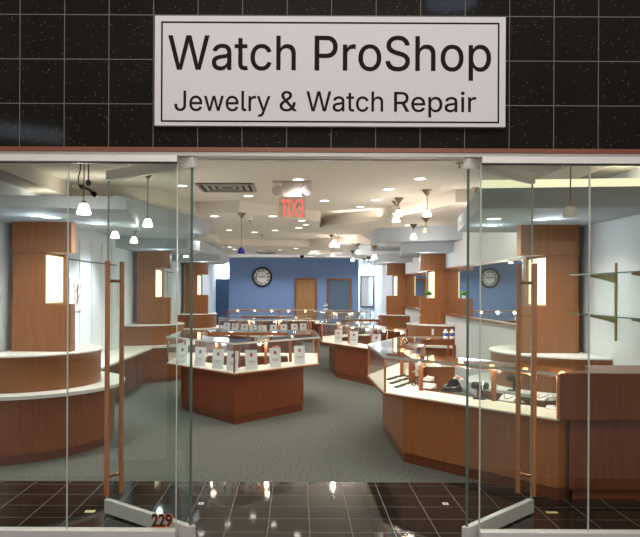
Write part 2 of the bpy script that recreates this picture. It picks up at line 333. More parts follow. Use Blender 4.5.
# outlines of the sign's plain sans serif words, 1000 units to the em, capitals 509 high
GLYPHS = {
'Watch':[[155,0,16,509,82,509,163,196,166,183,170,171,173,158,175,145,178,133,181,120,184,107,187,94,189,80,192,67,195,53,197,40,189,40,192,53,194,67,197,80,200,94,203,107,205,120,208,133,211,145,214,158,218,171,221,183,224,196,306,509,380,509,462,196,465,183,468,171,471,158,474,145,486,94,489,80,492,67,494,53,497,40,488,40,491,53,493,67,496,80,499,94,502,107,504,120,507,133,510,145,523,196,603,509,670,509,530,0,455,0,368,323,363,339,359,356,355,373,351,391,347,410,344,431,340,452,336,475,350,475,346,453,342,433,339,413,335,395,331,377,327,359,323,341,318,323,230,0],[846,-9,828,-8,812,-5,796,-1,781,5,767,12,754,22,743,32,734,45,726,58,721,73,718,90,717,108,717,123,720,138,724,150,729,161,736,171,744,179,754,187,764,193,775,199,786,203,799,207,812,211,825,213,838,216,851,218,864,220,881,222,895,224,908,225,920,227,930,228,939,230,946,232,952,235,956,238,959,243,961,248,962,255,962,257,961,268,960,279,957,288,953,297,948,304,942,311,934,317,926,322,917,326,906,329,894,330,882,331,869,330,857,329,846,326,835,322,826,318,818,313,810,307,804,301,798,294,793,288,789,281,786,274,727,291,735,308,743,322,753,335,765,346,777,355,791,364,804,370,819,375,834,379,850,382,865,384,880,384,891,384,902,383,913,382,925,379,937,376,949,372,961,367,972,360,983,353,992,343,1001,333,1009,320,1015,306,1019,290,1022,272,1023,251,1023,0,963,0,963,52,959,52,955,45,950,38,945,32,938,25,931,18,922,12,912,6,902,1,890,-3,876,-6,862,-8],[857,45,873,46,888,49,902,53,914,59,925,66,935,74,943,83,950,93,955,104,959,115,961,126,962,138,962,190,959,188,956,186,951,184,946,182,939,180,933,179,925,177,918,176,910,175,902,173,894,172,886,171,862,168,851,166,841,164,830,162,821,159,811,155,803,150,796,145,790,139,785,132,781,124,779,115,778,105,779,95,781,87,784,79,788,72,794,66,800,61,808,56,816,52,825,49,835,47,845,46],[1279,379,1279,327,1082,327,1082,379],[1140,471,1201,471,1201,98,1202,86,1204,76,1207,68,1212,61,1217,56,1225,53,1235,51,1246,50,1249,50,1252,50,1256,51,1261,51,1277,54,1288,2,1284,0,1279,-1,1273,-2,1267,-3,1261,-3,1255,-4,1250,-4,1244,-4,1221,-3,1200,2,1182,10,1167,21,1156,35,1147,52,1142,71,1140,93],[1510,-8,1485,-7,1462,-2,1440,6,1420,16,1401,30,1385,46,1371,64,1359,85,1349,108,1342,133,1338,159,1337,187,1338,216,1342,243,1349,268,1359,291,1371,312,1385,330,1401,346,1420,360,1440,371,1462,378,1485,383,1510,384,1524,384,1537,383,1550,380,1563,377,1575,373,1586,368,1597,362,1608,356,1618,349,1627,341,1635,332,1643,322,1650,312,1655,301,1660,289,1664,277,1606,262,1603,269,1601,276,1597,283,1593,289,1589,295,1584,301,1579,306,1573,311,1566,315,1560,319,1553,322,1545,325,1537,327,1528,329,1519,329,1510,330,1492,329,1476,325,1461,319,1448,310,1436,300,1426,287,1418,274,1411,258,1406,242,1402,224,1400,206,1399,187,1400,169,1402,151,1406,134,1411,117,1418,102,1426,89,1436,76,1448,66,1461,57,1476,51,1492,48,1510,46,1520,47,1529,48,1537,49,1545,52,1553,54,1560,58,1567,62,1574,66,1579,71,1585,76,1590,82,1594,89,1598,95,1602,102,1605,110,1607,117,1666,102,1662,90,1657,78,1651,67,1644,56,1636,46,1628,37,1619,29,1609,21,1599,15,1587,9,1576,4,1564,-1,1551,-4,1538,-6,1524,-8],[1812,227,1812,0,1751,0,1751,509,1812,509,1812,287,1801,287,1811,312,1822,332,1835,349,1851,362,1867,372,1886,379,1905,383,1926,384,1945,383,1962,380,1979,376,1994,369,2007,360,2020,349,2030,336,2039,321,2046,304,2052,285,2055,264,2056,240,2056,0,1995,0,1995,235,1993,256,1989,275,1982,291,1971,304,1959,315,1944,323,1927,328,1909,329,1895,328,1883,326,1871,322,1859,317,1849,311,1840,303,1832,293,1825,283,1819,271,1815,257,1813,243]],
'ProShop':[[60,0,60,509,235,509,263,507,289,503,312,497,332,487,350,476,366,462,379,447,390,430,398,411,404,391,407,370,409,348,407,325,404,304,398,284,390,265,379,248,366,233,350,219,332,207,312,198,289,191,263,187,235,186,109,186,109,242,233,242,252,243,269,246,284,250,297,256,308,264,318,272,327,282,333,294,338,306,342,319,344,333,344,348,344,362,342,376,338,389,333,402,326,413,318,423,308,431,297,439,284,444,268,449,251,451,232,452,125,452,125,0],[497,0,497,379,556,379,556,321,560,321,566,335,574,347,585,358,597,367,611,375,625,380,641,384,658,385,674,384,688,384,688,322,686,323,683,323,679,324,674,324,669,325,663,325,657,326,651,326,638,325,626,323,615,319,604,315,594,309,585,301,577,293,570,284,565,273,561,262,559,250,558,237,558,0],[911,-8,886,-7,862,-2,841,6,820,16,802,30,786,46,772,64,760,85,750,108,743,133,739,159,738,187,739,216,743,243,750,268,760,291,772,312,786,330,802,346,820,360,841,371,862,378,886,383,911,384,936,383,960,378,982,371,1002,360,1021,346,1037,330,1051,312,1063,291,1072,268,1079,243,1083,216,1085,187,1083,159,1079,133,1072,108,1063,85,1051,64,1037,46,1021,30,1002,16,982,6,960,-2,936,-7],[911,46,929,48,946,51,961,57,974,66,985,76,995,89,1004,102,1011,117,1016,134,1020,151,1022,169,1023,187,1022,206,1020,224,1016,242,1011,258,1004,274,995,287,985,300,974,310,961,319,946,325,929,329,911,330,893,329,877,325,862,319,849,310,837,300,827,287,819,274,812,258,807,242,803,224,801,206,800,187,801,169,803,151,807,134,812,117,819,102,827,89,837,76,849,66,862,57,877,51,893,48],[1342,-9,1316,-8,1291,-4,1268,1,1246,9,1227,19,1210,31,1195,45,1183,60,1172,77,1165,96,1160,115,1157,137,1223,137,1225,123,1229,110,1235,98,1242,88,1251,79,1261,71,1273,64,1285,59,1299,55,1313,52,1327,50,1342,49,1359,50,1375,52,1391,55,1405,60,1418,66,1429,74,1440,82,1448,92,1455,102,1460,114,1463,126,1464,139,1463,151,1461,161,1457,171,1451,179,1444,186,1435,193,1425,199,1415,205,1403,209,1391,214,1377,218,1364,222,1302,239,1273,249,1247,260,1224,274,1205,289,1190,307,1179,326,1173,348,1171,372,1172,393,1176,413,1184,431,1194,448,1206,463,1221,476,1238,488,1256,498,1277,506,1299,511,1322,514,1346,516,1370,514,1393,511,1415,505,1435,498,1453,488,1469,476,1484,463,1496,449,1506,433,1513,415,1518,397,1520,378,1456,378,1452,396,1445,412,1435,426,1421,437,1404,447,1386,453,1366,457,1344,459,1328,458,1313,456,1299,452,1286,448,1274,442,1264,435,1255,427,1248,418,1242,409,1237,398,1235,387,1234,376,1235,363,1238,352,1243,342,1250,334,1258,326,1267,319,1277,313,1288,308,1299,304,1310,300,1321,296,1331,293,1383,279,1394,276,1406,272,1418,268,1430,264,1443,258,1455,252,1466,245,1477,238,1488,229,1497,220,1506,209,1513,198,1519,185,1524,171,1526,155,1527,139,1526,118,1522,99,1515,81,1505,64,1493,48,1479,34,1462,21,1442,11,1420,2,1397,-4,1371,-8],[1679,227,1679,0,1618,0,1618,509,1679,509,1679,287,1668,287,1677,312,1689,332,1702,349,1717,362,1734,372,1752,379,1772,383,1793,384,1811,383,1829,380,1845,376,1861,369,1874,360,1887,349,1897,336,1906,321,1913,304,1918,285,1921,264,1922,240,1922,0,1861,0,1861,235,1860,256,1856,275,1848,291,1838,304,1826,315,1811,323,1794,328,1775,329,1762,328,1749,326,1737,322,1726,317,1716,311,1707,303,1699,293,1692,283,1686,271,1682,257,1680,243],[2183,-8,2158,-7,2134,-2,2112,6,2092,16,2074,30,2058,46,2043,64,2031,85,2022,108,2015,133,2011,159,2010,187,2011,216,2015,243,2022,268,2031,291,2043,312,2058,330,2074,346,2092,360,2112,371,2134,378,2158,383,2183,384,2208,383,2232,378,2254,371,2274,360,2292,346,2309,330,2323,312,2335,291,2344,268,2351,243,2355,216,2356,187,2355,159,2351,133,2344,108,2335,85,2323,64,2309,46,2292,30,2274,16,2254,6,2232,-2,2208,-7],[2183,46,2201,48,2218,51,2232,57,2246,66,2257,76,2267,89,2276,102,2283,117,2288,134,2292,151,2294,169,2295,187,2294,206,2292,224,2288,242,2283,258,2276,274,2267,287,2257,300,2246,310,2232,319,2218,325,2201,329,2183,330,2165,329,2148,325,2134,319,2121,310,2109,300,2099,287,2091,274,2084,258,2079,242,2075,224,2072,206,2072,187,2072,169,2075,151,2079,134,2084,117,2091,102,2099,89,2109,76,2121,66,2134,57,2148,51,2165,48],[2443,-143,2443,379,2503,379,2503,319,2509,319,2512,325,2517,331,2522,338,2528,346,2535,353,2543,360,2552,367,2562,373,2574,378,2587,381,2603,384,2620,384,2643,383,2664,378,2685,371,2703,361,2721,347,2736,332,2749,313,2760,293,2769,270,2776,245,2780,218,2781,189,2780,160,2776,133,2769,108,2760,84,2749,64,2736,45,2721,29,2704,16,2685,5,2665,-2,2643,-7,2620,-8,2603,-7,2588,-5,2575,-1,2563,4,2553,10,2543,17,2535,24,2529,31,2523,39,2517,46,2513,53,2509,59,2504,59,2504,-143],[2611,47,2628,48,2643,51,2657,57,2670,66,2681,76,2691,88,2700,101,2706,117,2712,133,2716,151,2718,170,2719,189,2718,209,2716,227,2712,245,2707,261,2700,276,2691,290,2682,301,2670,311,2658,319,2643,325,2628,329,2611,330,2594,329,2578,325,2564,320,2552,312,2540,302,2531,291,2522,278,2516,263,2510,247,2506,229,2504,210,2503,189,2504,169,2506,150,2510,132,2516,115,2523,100,2531,86,2541,75,2552,65,2565,57,2579,51,2594,48]],
'Jewelry':[[185,-7,153,-4,124,3,98,15,75,33,57,55,44,81,36,111,33,145,33,173,98,173,98,145,99,123,104,104,111,88,122,74,134,64,149,56,166,51,185,50,204,51,220,56,235,64,248,74,258,88,266,104,270,123,272,145,272,509,336,509,336,145,334,111,326,81,313,55,294,33,271,15,246,3,217,-4],[608,-8,582,-7,557,-2,534,6,513,16,495,30,478,46,464,64,452,85,443,108,436,132,432,159,431,187,432,215,436,242,442,267,452,290,463,311,477,329,493,346,511,359,532,370,553,378,577,383,602,384,617,384,632,382,647,379,662,374,677,368,690,361,703,351,716,341,727,329,737,315,746,299,753,282,760,263,764,242,767,219,767,194,767,169,471,169,471,221,734,221,706,202,705,220,703,237,699,254,694,269,687,282,679,294,670,305,659,314,647,321,633,326,618,329,602,330,585,329,570,326,556,321,543,313,531,304,521,294,512,282,505,270,500,256,496,241,493,226,492,211,492,178,493,157,496,139,500,122,507,106,515,92,524,80,535,70,547,61,561,55,576,50,592,47,609,46,620,47,631,48,641,50,650,53,659,56,667,61,675,66,682,73,688,80,693,88,698,96,702,105,761,91,756,77,750,63,741,51,731,39,720,29,708,19,694,11,679,4,663,-1,646,-5,628,-7],[938,0,823,379,887,379,934,214,939,196,944,177,949,157,954,137,959,115,965,91,970,67,975,41,965,41,970,66,975,90,981,113,986,135,991,156,996,176,1001,195,1006,214,1052,379,1117,379,1162,214,1167,196,1172,176,1177,157,1182,136,1187,114,1192,91,1197,67,1202,41,1192,41,1197,66,1202,90,1208,113,1213,135,1219,156,1224,176,1229,195,1234,214,1280,379,1345,379,1230,0,1169,0,1119,172,1105,225,1101,239,1098,252,1094,266,1091,280,1077,338,1091,338,1077,280,1073,266,1070,252,1066,238,1063,225,1059,211,1056,198,1052,185,1048,172,999,0],[1579,-8,1553,-7,1528,-2,1505,6,1484,16,1466,30,1449,46,1435,64,1423,85,1414,108,1407,132,1403,159,1402,187,1403,215,1407,242,1413,267,1423,290,1434,311,1448,329,1464,346,1482,359,1503,370,1524,378,1548,383,1573,384,1588,384,1603,382,1618,379,1633,374,1648,368,1661,361,1674,351,1687,341,1698,329,1708,315,1717,299,1724,282,1731,263,1735,242,1738,219,1738,194,1738,169,1442,169,1442,221,1705,221,1677,202,1676,220,1674,237,1670,254,1665,269,1658,282,1650,294,1641,305,1630,314,1618,321,1604,326,1589,329,1573,330,1556,329,1541,326,1526,321,1514,313,1502,304,1492,294,1483,282,1476,270,1471,256,1467,241,1464,226,1463,211,1463,178,1464,157,1467,139,1471,122,1478,106,1486,92,1495,80,1506,70,1518,61,1532,55,1547,50,1563,47,1580,46,1591,47,1601,48,1612,50,1621,53,1630,56,1638,61,1646,66,1653,73,1659,80,1664,88,1669,96,1673,105,1732,91,1727,77,1721,63,1712,51,1702,39,1691,29,1679,19,1665,11,1650,4,1634,-1,1617,-5,1599,-7],[1911,-2,1890,-1,1872,3,1857,10,1845,20,1836,33,1829,47,1825,65,1824,84,1824,509,1885,509,1885,99,1885,87,1887,77,1889,68,1891,62,1895,58,1901,54,1908,53,1917,52,1922,52,1926,52,1929,52,1932,53,1941,54,1952,3,1948,2,1943,1,1938,0,1933,-1,1927,-2,1922,-2,1916,-2],[2013,0,2013,379,2072,379,2072,321,2076,321,2082,335,2090,347,2101,358,2113,367,2127,375,2141,380,2157,384,2173,385,2190,384,2204,384,2204,322,2202,323,2199,323,2195,324,2190,324,2185,325,2179,325,2173,326,2167,326,2154,325,2142,323,2130,319,2119,315,2109,309,2101,301,2093,293,2086,284,2081,273,2077,262,2075,250,2074,237,2074,0],[2267,-139,2281,-86,2291,-87,2300,-89,2308,-90,2316,-90,2323,-89,2330,-87,2337,-84,2344,-80,2350,-74,2355,-67,2361,-58,2366,-48,2370,-36,2382,-1,2237,379,2304,379,2385,155,2391,138,2396,121,2402,104,2406,87,2411,70,2415,53,2420,37,2425,21,2403,21,2408,37,2413,53,2417,70,2422,87,2427,104,2432,121,2438,138,2443,155,2525,379,2591,379,2424,-58,2418,-72,2411,-85,2404,-97,2396,-107,2388,-116,2379,-124,2369,-130,2359,-136,2348,-140,2336,-143,2324,-145,2311,-145,2304,-145,2297,-145,2290,-144,2284,-143,2279,-142,2274,-141,2270,-140]],
'&':[[197,-7,173,-6,150,-2,129,4,110,12,93,22,78,34,65,47,54,62,45,78,39,96,35,114,34,133,35,149,37,163,42,177,47,189,55,201,63,213,73,224,85,235,97,245,111,256,125,267,140,279,216,335,221,339,226,343,231,347,237,352,242,357,246,363,251,369,255,375,258,382,260,389,261,397,262,405,261,417,258,427,253,437,245,445,237,452,226,457,215,460,201,461,192,460,184,459,176,456,168,453,161,449,155,444,150,438,145,431,142,424,139,416,137,408,137,399,137,389,139,380,142,372,145,363,150,355,155,346,162,337,169,327,176,317,185,307,194,296,204,284,438,0,364,0,171,231,121,293,111,306,102,319,94,331,87,344,82,357,78,370,76,384,75,398,76,415,79,430,84,445,91,458,99,470,109,481,121,491,134,499,149,505,165,510,182,513,200,513,218,513,235,510,251,505,266,499,279,491,290,482,300,471,308,459,315,447,320,433,323,419,324,404,323,393,322,382,319,372,315,362,310,352,305,342,299,333,291,325,283,317,275,308,266,301,256,293,154,217,140,206,128,195,118,185,110,174,104,164,100,154,98,143,97,131,98,119,100,108,104,97,109,87,116,78,124,70,133,63,143,57,154,53,166,49,179,47,193,46,208,47,223,50,237,54,251,59,265,66,278,75,290,84,301,95,312,108,321,121,329,136,336,151,342,168,346,186,348,205,349,224,408,224,407,201,405,180,401,161,397,144,391,128,385,115,378,103,371,92,364,83,357,75,351,68,345,62,333,47,320,34,305,23,289,14,271,7,252,1,234,-3,215,-6]],
'Repair':[[60,0,60,509,236,509,264,507,290,504,313,497,333,489,351,478,367,465,380,450,390,433,399,415,405,395,408,374,409,352,408,330,405,309,399,290,390,271,380,255,367,240,351,228,333,217,312,209,289,203,264,199,236,198,96,198,96,255,234,255,252,256,269,258,284,262,298,267,309,273,319,281,327,290,334,300,339,312,342,324,344,338,345,352,344,367,342,380,339,393,334,405,327,415,319,425,309,433,298,440,284,445,269,449,252,451,233,452,125,452,125,0],[353,0,230,229,303,229,428,0],[661,-8,634,-7,610,-2,587,6,566,16,547,30,531,46,517,64,505,85,495,108,488,132,484,159,483,187,484,215,488,242,495,267,504,290,516,311,530,329,546,346,564,359,584,370,606,378,629,383,654,384,670,384,685,382,700,379,715,374,729,368,743,361,756,351,768,341,780,329,790,315,798,299,806,282,812,263,817,242,819,219,820,194,820,169,524,169,524,221,787,221,759,202,758,220,756,237,752,254,747,269,740,282,732,294,722,305,712,314,699,321,686,326,671,329,654,330,638,329,622,326,608,321,595,313,584,304,574,294,565,282,558,270,552,256,548,241,546,226,545,211,545,178,546,157,549,139,553,122,559,106,567,92,577,80,588,70,600,61,614,55,628,50,644,47,661,46,672,47,683,48,693,50,703,53,712,56,720,61,727,66,734,73,741,80,746,88,751,96,755,105,814,91,809,77,802,63,794,51,784,39,773,29,760,19,746,11,731,4,715,-1,698,-5,680,-7],[905,-143,905,379,965,379,965,319,971,319,975,325,979,331,984,338,990,346,997,353,1005,360,1014,367,1024,373,1036,378,1050,381,1065,384,1082,384,1105,383,1127,378,1147,371,1166,361,1183,347,1198,332,1211,313,1223,293,1232,270,1238,245,1242,218,1243,189,1242,160,1238,133,1232,108,1223,84,1212,64,1198,45,1183,29,1166,16,1147,5,1127,-2,1105,-7,1082,-8,1066,-7,1051,-5,1037,-1,1025,4,1015,10,1006,17,998,24,991,31,985,39,980,46,975,53,971,59,967,59,967,-143],[1073,47,1090,48,1105,51,1120,57,1132,66,1144,76,1153,88,1162,101,1169,117,1174,133,1178,151,1180,170,1181,189,1180,209,1178,227,1174,245,1169,261,1162,276,1154,290,1144,301,1133,311,1120,319,1106,325,1090,329,1073,330,1056,329,1041,325,1027,320,1014,312,1003,302,993,291,985,278,978,263,972,247,969,229,966,210,966,189,966,169,969,150,973,132,978,115,985,100,993,86,1003,75,1015,65,1027,57,1041,51,1056,48],[1437,-9,1419,-8,1403,-5,1387,-1,1372,5,1358,12,1345,22,1334,32,1325,45,1317,58,1312,73,1309,90,1308,108,1308,123,1311,138,1315,150,1320,161,1327,171,1335,179,1345,187,1355,193,1366,199,1377,203,1390,207,1403,211,1416,213,1429,216,1442,218,1455,220,1472,222,1486,224,1499,225,1511,227,1521,228,1529,230,1537,232,1543,235,1547,238,1550,243,1552,248,1553,255,1553,257,1552,268,1551,279,1548,288,1544,297,1539,304,1533,311,1525,317,1517,322,1508,326,1497,329,1485,330,1473,331,1460,330,1448,329,1437,326,1426,322,1417,318,1409,313,1401,307,1395,301,1389,294,1384,288,1380,281,1377,274,1318,291,1326,308,1334,322,1344,335,1356,346,1368,355,1381,364,1395,370,1410,375,1425,379,1441,382,1456,384,1471,384,1482,384,1493,383,1504,382,1516,379,1528,376,1540,372,1552,367,1563,360,1574,353,1583,343,1592,333,1600,320,1606,306,1610,290,1613,272,1614,251,1614,0,1554,0,1554,52,1550,52,1546,45,1541,38,1536,32,1529,25,1522,18,1513,12,1503,6,1492,1,1481,-3,1467,-6,1453,-8],[1448,45,1464,46,1479,49,1493,53,1505,59,1516,66,1526,74,1534,83,1541,93,1546,104,1550,115,1552,126,1553,138,1553,190,1550,188,1547,186,1542,184,1537,182,1530,180,1524,179,1516,177,1509,176,1501,175,1493,173,1485,172,1477,171,1453,168,1442,166,1432,164,1421,162,1412,159,1402,155,1394,150,1387,145,1381,139,1376,132,1372,124,1370,115,1369,105,1370,95,1372,87,1375,79,1379,72,1385,66,1391,61,1399,56,1407,52,1416,49,1426,47,1436,46],[1719,0,1719,379,1780,379,1780,0],[1750,443,1742,444,1734,446,1727,449,1720,455,1715,461,1711,468,1709,475,1708,483,1709,491,1711,499,1715,506,1720,512,1727,517,1734,521,1742,523,1750,524,1759,523,1767,521,1774,517,1780,512,1786,506,1790,499,1792,491,1793,483,1792,475,1790,468,1786,461,1780,455,1774,449,1767,446,1759,444],[1886,0,1886,379,1945,379,1945,321,1948,321,1955,335,1963,347,1973,358,1985,367,1999,375,2014,380,2030,384,2046,385,2062,384,2076,384,2076,322,2075,323,2072,323,2068,324,2063,324,2058,325,2052,325,2046,326,2040,326,2027,325,2015,323,2003,319,1992,315,1982,309,1973,301,1965,293,1959,284,1954,273,1950,262,1947,250,1947,237,1947,0]]}

def word_part(name, word, x0, x1, zb, cap, yf, mat, parent, ext=.0015):
    P = GLYPHS[word]; xs = [v for q in P for v in q[::2]]; a, b = min(xs), max(xs)
    rings = []
    for q in P:                                   # strokes a touch heavier than drawn
        r = [Vector((q[k], q[k + 1])) for k in range(0, len(q), 2)]
        r = [p for k, p in enumerate(r) if (p - r[k - 1]).length > .5]
        rings.append(offset(r, 4.0, True))
    vs_, es_ = [], []
    for r in rings:
        n0 = len(vs_); vs_ += [Vector(p) for p in r]; es_ += [(n0 + k, n0 + (k + 1) % len(r)) for k in range(len(r))]
    cv, ce, cf, _a, _b, _c = delaunay_2d_cdt(vs_, es_, [], 0, .01)
    def wind(x, y):
        w_ = 0
        for r in rings:
            for k in range(len(r)):
                (x1, y1), (x2, y2) = r[k], r[(k + 1) % len(r)]
                if (y1 <= y) != (y2 <= y):
                    t_ = x1 + (y - y1) / (y2 - y1) * (x2 - x1)
                    if t_ > x: w_ += 1 if y2 > y1 else -1
        return w_
    org = Vector(parent['org']); me = bpy.data.meshes.new(name)
    bm = bmesh.new()
    bv = [bm.verts.new(Vector((x0 + (p.x - a) / (b - a) * (x1 - x0), yf, zb + p.y / 509 * cap)) - org) for p in cv]
    for f in cf:
        m_ = (cv[f[0]] + cv[f[1]] + cv[f[2]]) / 3
        if wind(m_.x, m_.y) != 0: bm.faces.new([bv[k] for k in f])
    bmesh.ops.delete(bm, geom=[v for v in bm.verts if not v.link_faces], context='VERTS')
    ex = bmesh.ops.extrude_face_region(bm, geom=bm.faces[:])
    bmesh.ops.translate(bm, verts=[v for v in ex['geom'] if isinstance(v, bmesh.types.BMVert)], vec=(0, -ext, 0))
    bmesh.ops.recalc_face_normals(bm, faces=bm.faces)
    bm.to_mesh(me); bm.free()
    o = bpy.data.objects.new(name, me); COL.objects.link(o); me.materials.clear(); me.materials.append(M[mat]); o.parent = parent
    return o

# ------------------------------------------------------------------ camera, world
cam = bpy.data.cameras.new('camera'); co = bpy.data.objects.new('camera', cam); COL.objects.link(co); SC.camera = co
cam.sensor_width = 36; cam.lens = F / 640 * 36; cam.shift_x = (320 - VX) / 640; cam.shift_y = (VY - 268.5) / 640
cam.clip_start = .05; cam.clip_end = 100
co.matrix_world = Matrix.Translation((0, 0, CH)) @ Matrix.Rotation(PI / 2, 4, 'X') @ Matrix.Rotation(ROLL, 4, 'Z')
w = bpy.data.worlds.new('world'); SC.world = w; w.use_nodes = True
w.node_tree.nodes['Background'].inputs[0].default_value = (.75, .82, .9, 1); w.node_tree.nodes['Background'].inputs[1].default_value = .22
vs = SC.view_settings; vs.view_transform = 'Standard'; vs.look = 'None'; vs.gamma = 1; vs.exposure = 0.2; vs.use_curve_mapping = False
try:
    SC.cycles.transparent_max_bounces = 48; SC.cycles.max_bounces = 10; SC.cycles.use_denoising = True
except Exception: pass

# ------------------------------------------------------------------ setting
BW = 27.0; YC = 6.465
struct('floor_carpet', MB().box(-4.2, 4.2, YC, 30.2, -.05, 0), 'carpet', 'grey green carpet covering the shop floor', 'floor')
struct('floor_tile', MB().box(-4.2, 4.2, 3.2, YC, -.05, 0), 'floor_tile', 'polished dark floor tiles with thin joints at the entrance', 'floor')
struct('floor_mall', MB().box(-9, 9, -7, 3.2, -.05, 0), 'mall_floor', 'beige mall floor in front of the shop', 'floor')
# front wall of black tiles
struct('wall_front', MB().box(-7, 7, DS, DS + .16, 2.708, 6.2), 'black_tile', 'polished black granite tile wall above the shop entrance', 'wall')
struct('wall_entrance', MB().box(-7, -3.2, DS, DS + .16, 0, 2.708).box(3.2, 7, DS, DS + .16, 0, 2.708), 'black_tile', 'black tile piers on either side of the glass front', 'wall')
struct('trim_1', MB().box(-3.4, 3.4, DS - .03, DS + .16, 2.679, 2.708), 'trim_wood', 'reddish brown wood strip under the black tile wall', 'trim')
struct('trim_2', MB().box(-3.4, 3.4, DS - .01, DS + .10, 2.655, 2.679), 'alu', 'slim pale aluminium header above the glass doors', 'trim')
struct('wall_header', MB().box(-3.4, 3.4, DS + .16, DS + .2, 2.66, 3.1), 'ceil', 'inside of the shopfront wall above the doors', 'wall')
# side and back walls
struct('wall_left', MB().box(-3.4, -3.2, DS + .16, BW + 3, 0, 3.1), 'white_wall', 'pale blue white side wall on the left', 'wall')
struct('wall_right', MB().box(3.2, 3.4, DS + .16, BW + 3, 0, 3.1), 'grey_wall', 'pale grey side wall on the right with glass shelves', 'wall')
mb = MB().box(-2.57, .82, BW, BW + .15, 0, 3.1)
struct('wall_back', mb, 'blue_wall', 'slate blue back wall with the large round clock', 'wall')
mb = MB()
v = [(.82, BW), (2.30, BW - .25), (2.30, BW + .15), (.82, BW + .15)]
mb.prism(v, 0, 3.1); struct('wall_angled', mb, 'blue_wall', 'slightly angled slate blue wall with the dark doorway', 'wall')
struct('wall_alcove', MB().box(-3.2, 3.2, 29.6, 29.75, 0, 3.1), 'white_wall', 'bright white wall of the alcoves beside the blue wall', 'wall')
# alcove panel, dark blue
one(MB().box(-.34, .34, 0, .06, 0, 2.13), 'door_leaf', 'dark_blue', (-3.2 + .0 + .1, 28.2, 0), 'dark blue door standing open at the left end of the back wall', 'door').location = (-2.92, 28.2, 0)

# ceiling with two raised trays
def cyl(P): return [(p[0], p[1]) for p in P]
curve = [(.43, 13.5), (.75, 12.85), (1.07, 12.42), (1.30, 12.1), (1.46, 11.7), (1.52, 11.2)]
tray1 = [(-2.9, 5.12), (2.9, 5.12), (2.9, 9.2), (2.1, 9.5), (1.75, 10.9)] + curve[::-1] + [(.40, 12.3), (-.87, 10.75), (-1.56, 11.05), (-1.9, 9.4), (-2.9, 9.2)]
tray2 = [(-1.9, 15.2), (-.4, 14.6), (1.3, 15.0), (1.75, 17.0), (.33, 19.6), (-.99, 19.2), (-2.0, 18.6)]
tray3 = [(-1.2, 21.3), (1.4, 21.0), (1.1, 23.6), (-1.0, 23.9)]
mb = MB(); bm = mb.bm
def loop(P, z):
    vsx = [bm.verts.new((p[0], p[1], z)) for p in P]
    return vsx, [bm.edges.new((vsx[i], vsx[(i + 1) % len(vsx)])) for i in range(len(vsx))]
allE = loop([(-3.4, DS + .16), (3.4, DS + .16), (3.4, 30), (-3.4, 30)], ZL)[1]
for T in (tray1, tray2, tray3): allE += loop(T, ZL)[1]
bmesh.ops.triangle_fill(bm, use_beauty=True, use_dissolve=False, edges=allE)
for T in (tray1, tray2, tray3):
    n = len(T)
    for i in range(n):
        a, b = T[i], T[(i + 1) % n]
        mb.quad([(*a, ZL), (*b, ZL), (*b, ZT), (*a, ZT)])
    f = bm.faces.new([bm.verts.new((*p, ZT)) for p in T])
bmesh.ops.remove_doubles(bm, verts=bm.verts, dist=1e-5); bmesh.ops.triangulate(bm, faces=[f for f in bm.faces if len(f.verts) > 4])
o = struct('ceiling', mb, 'ceil', 'cream ceiling with raised angular trays', 'ceiling')
# soffit slabs over the pillars
sof = [('nearest', 'left', [(-3.2, 6.10), (-1.55, 6.5), (-1.95, 8.9), (-3.2, 8.9)], ZS, 2.56), ('nearest', 'right', [(1.60, 6.30), (3.2, 6.10), (3.2, 8.9), (2.0, 8.9)], ZS, 2.64)]
for od, a, yl, yr in (('middle', 12.6, 15.4, 16.0), ('farthest', 18.3, 21.2, 21.2)):
    sof.append((od, 'left', [(-3.2, a), (-2.0, a + .3), (-1.85, a + 1.0), (-2.2, yl), (-3.2, yl)], ZS, 2.64))
    b = a + .9 if od == 'middle' else a
    sof.append((od, 'right', [(2.0, b + .2), (3.2, b - .1), (3.2, yr), (2.3, yr)], ZS, 2.64))
SOFF = [(P, ZS) for _o, _s, P, _a, _b in sof]
for od, sd, P, z0, z1 in sof:
    struct('ceiling_soffit', MB().prism(P, z0, z1), 'soffit', f'{od} grey dropped soffit above the wood pillar on the {sd}', 'soffit')
for od, P in (('left wall', [(-3.2, 8.95), (-2.2, 8.95), (-1.5, 12.2), (-2.1, 12.9), (-2.2, 16), (-3.2, 16)]), ('farther left wall', [(-3.2, 16.05), (-2.3, 16.6), (-2.3, 21.5), (-3.2, 21.5)]),
    ('middle right pillar', [(1.5, 13.6), (3.2, 12.6), (3.2, 16.6), (1.7, 16.6)]), ('farthest right pillar', [(1.6, 18.6), (3.2, 18.0), (3.2, 21.5), (1.7, 21.5)])):
    SOFF.append((P, 2.64))
    struct('ceiling_soffit', MB().prism(P, 2.64, ZL), 'soffit', f'upper grey dropped ceiling step along the {od}', 'soffit')
struct('trim_3', MB().box(-3.2, -3.17, 8.9, 12.6, 2.14, 2.155).box(-3.2, -3.17, 15.4, 18.4, 2.14, 2.155), 'alu_dark', 'thin dark picture rail along the left wall', 'trim')
mb = MB()
for y in (9.3, 9.9, 10.5, 11.1, 11.7, 12.3, 15.8, 16.4, 17.0, 17.6): mb.box(-3.2, -3.185, y, y + .02, .70, ZS)
struct('trim_4', mb, 'alu', 'slim upright panel strips on the left wall', 'trim')
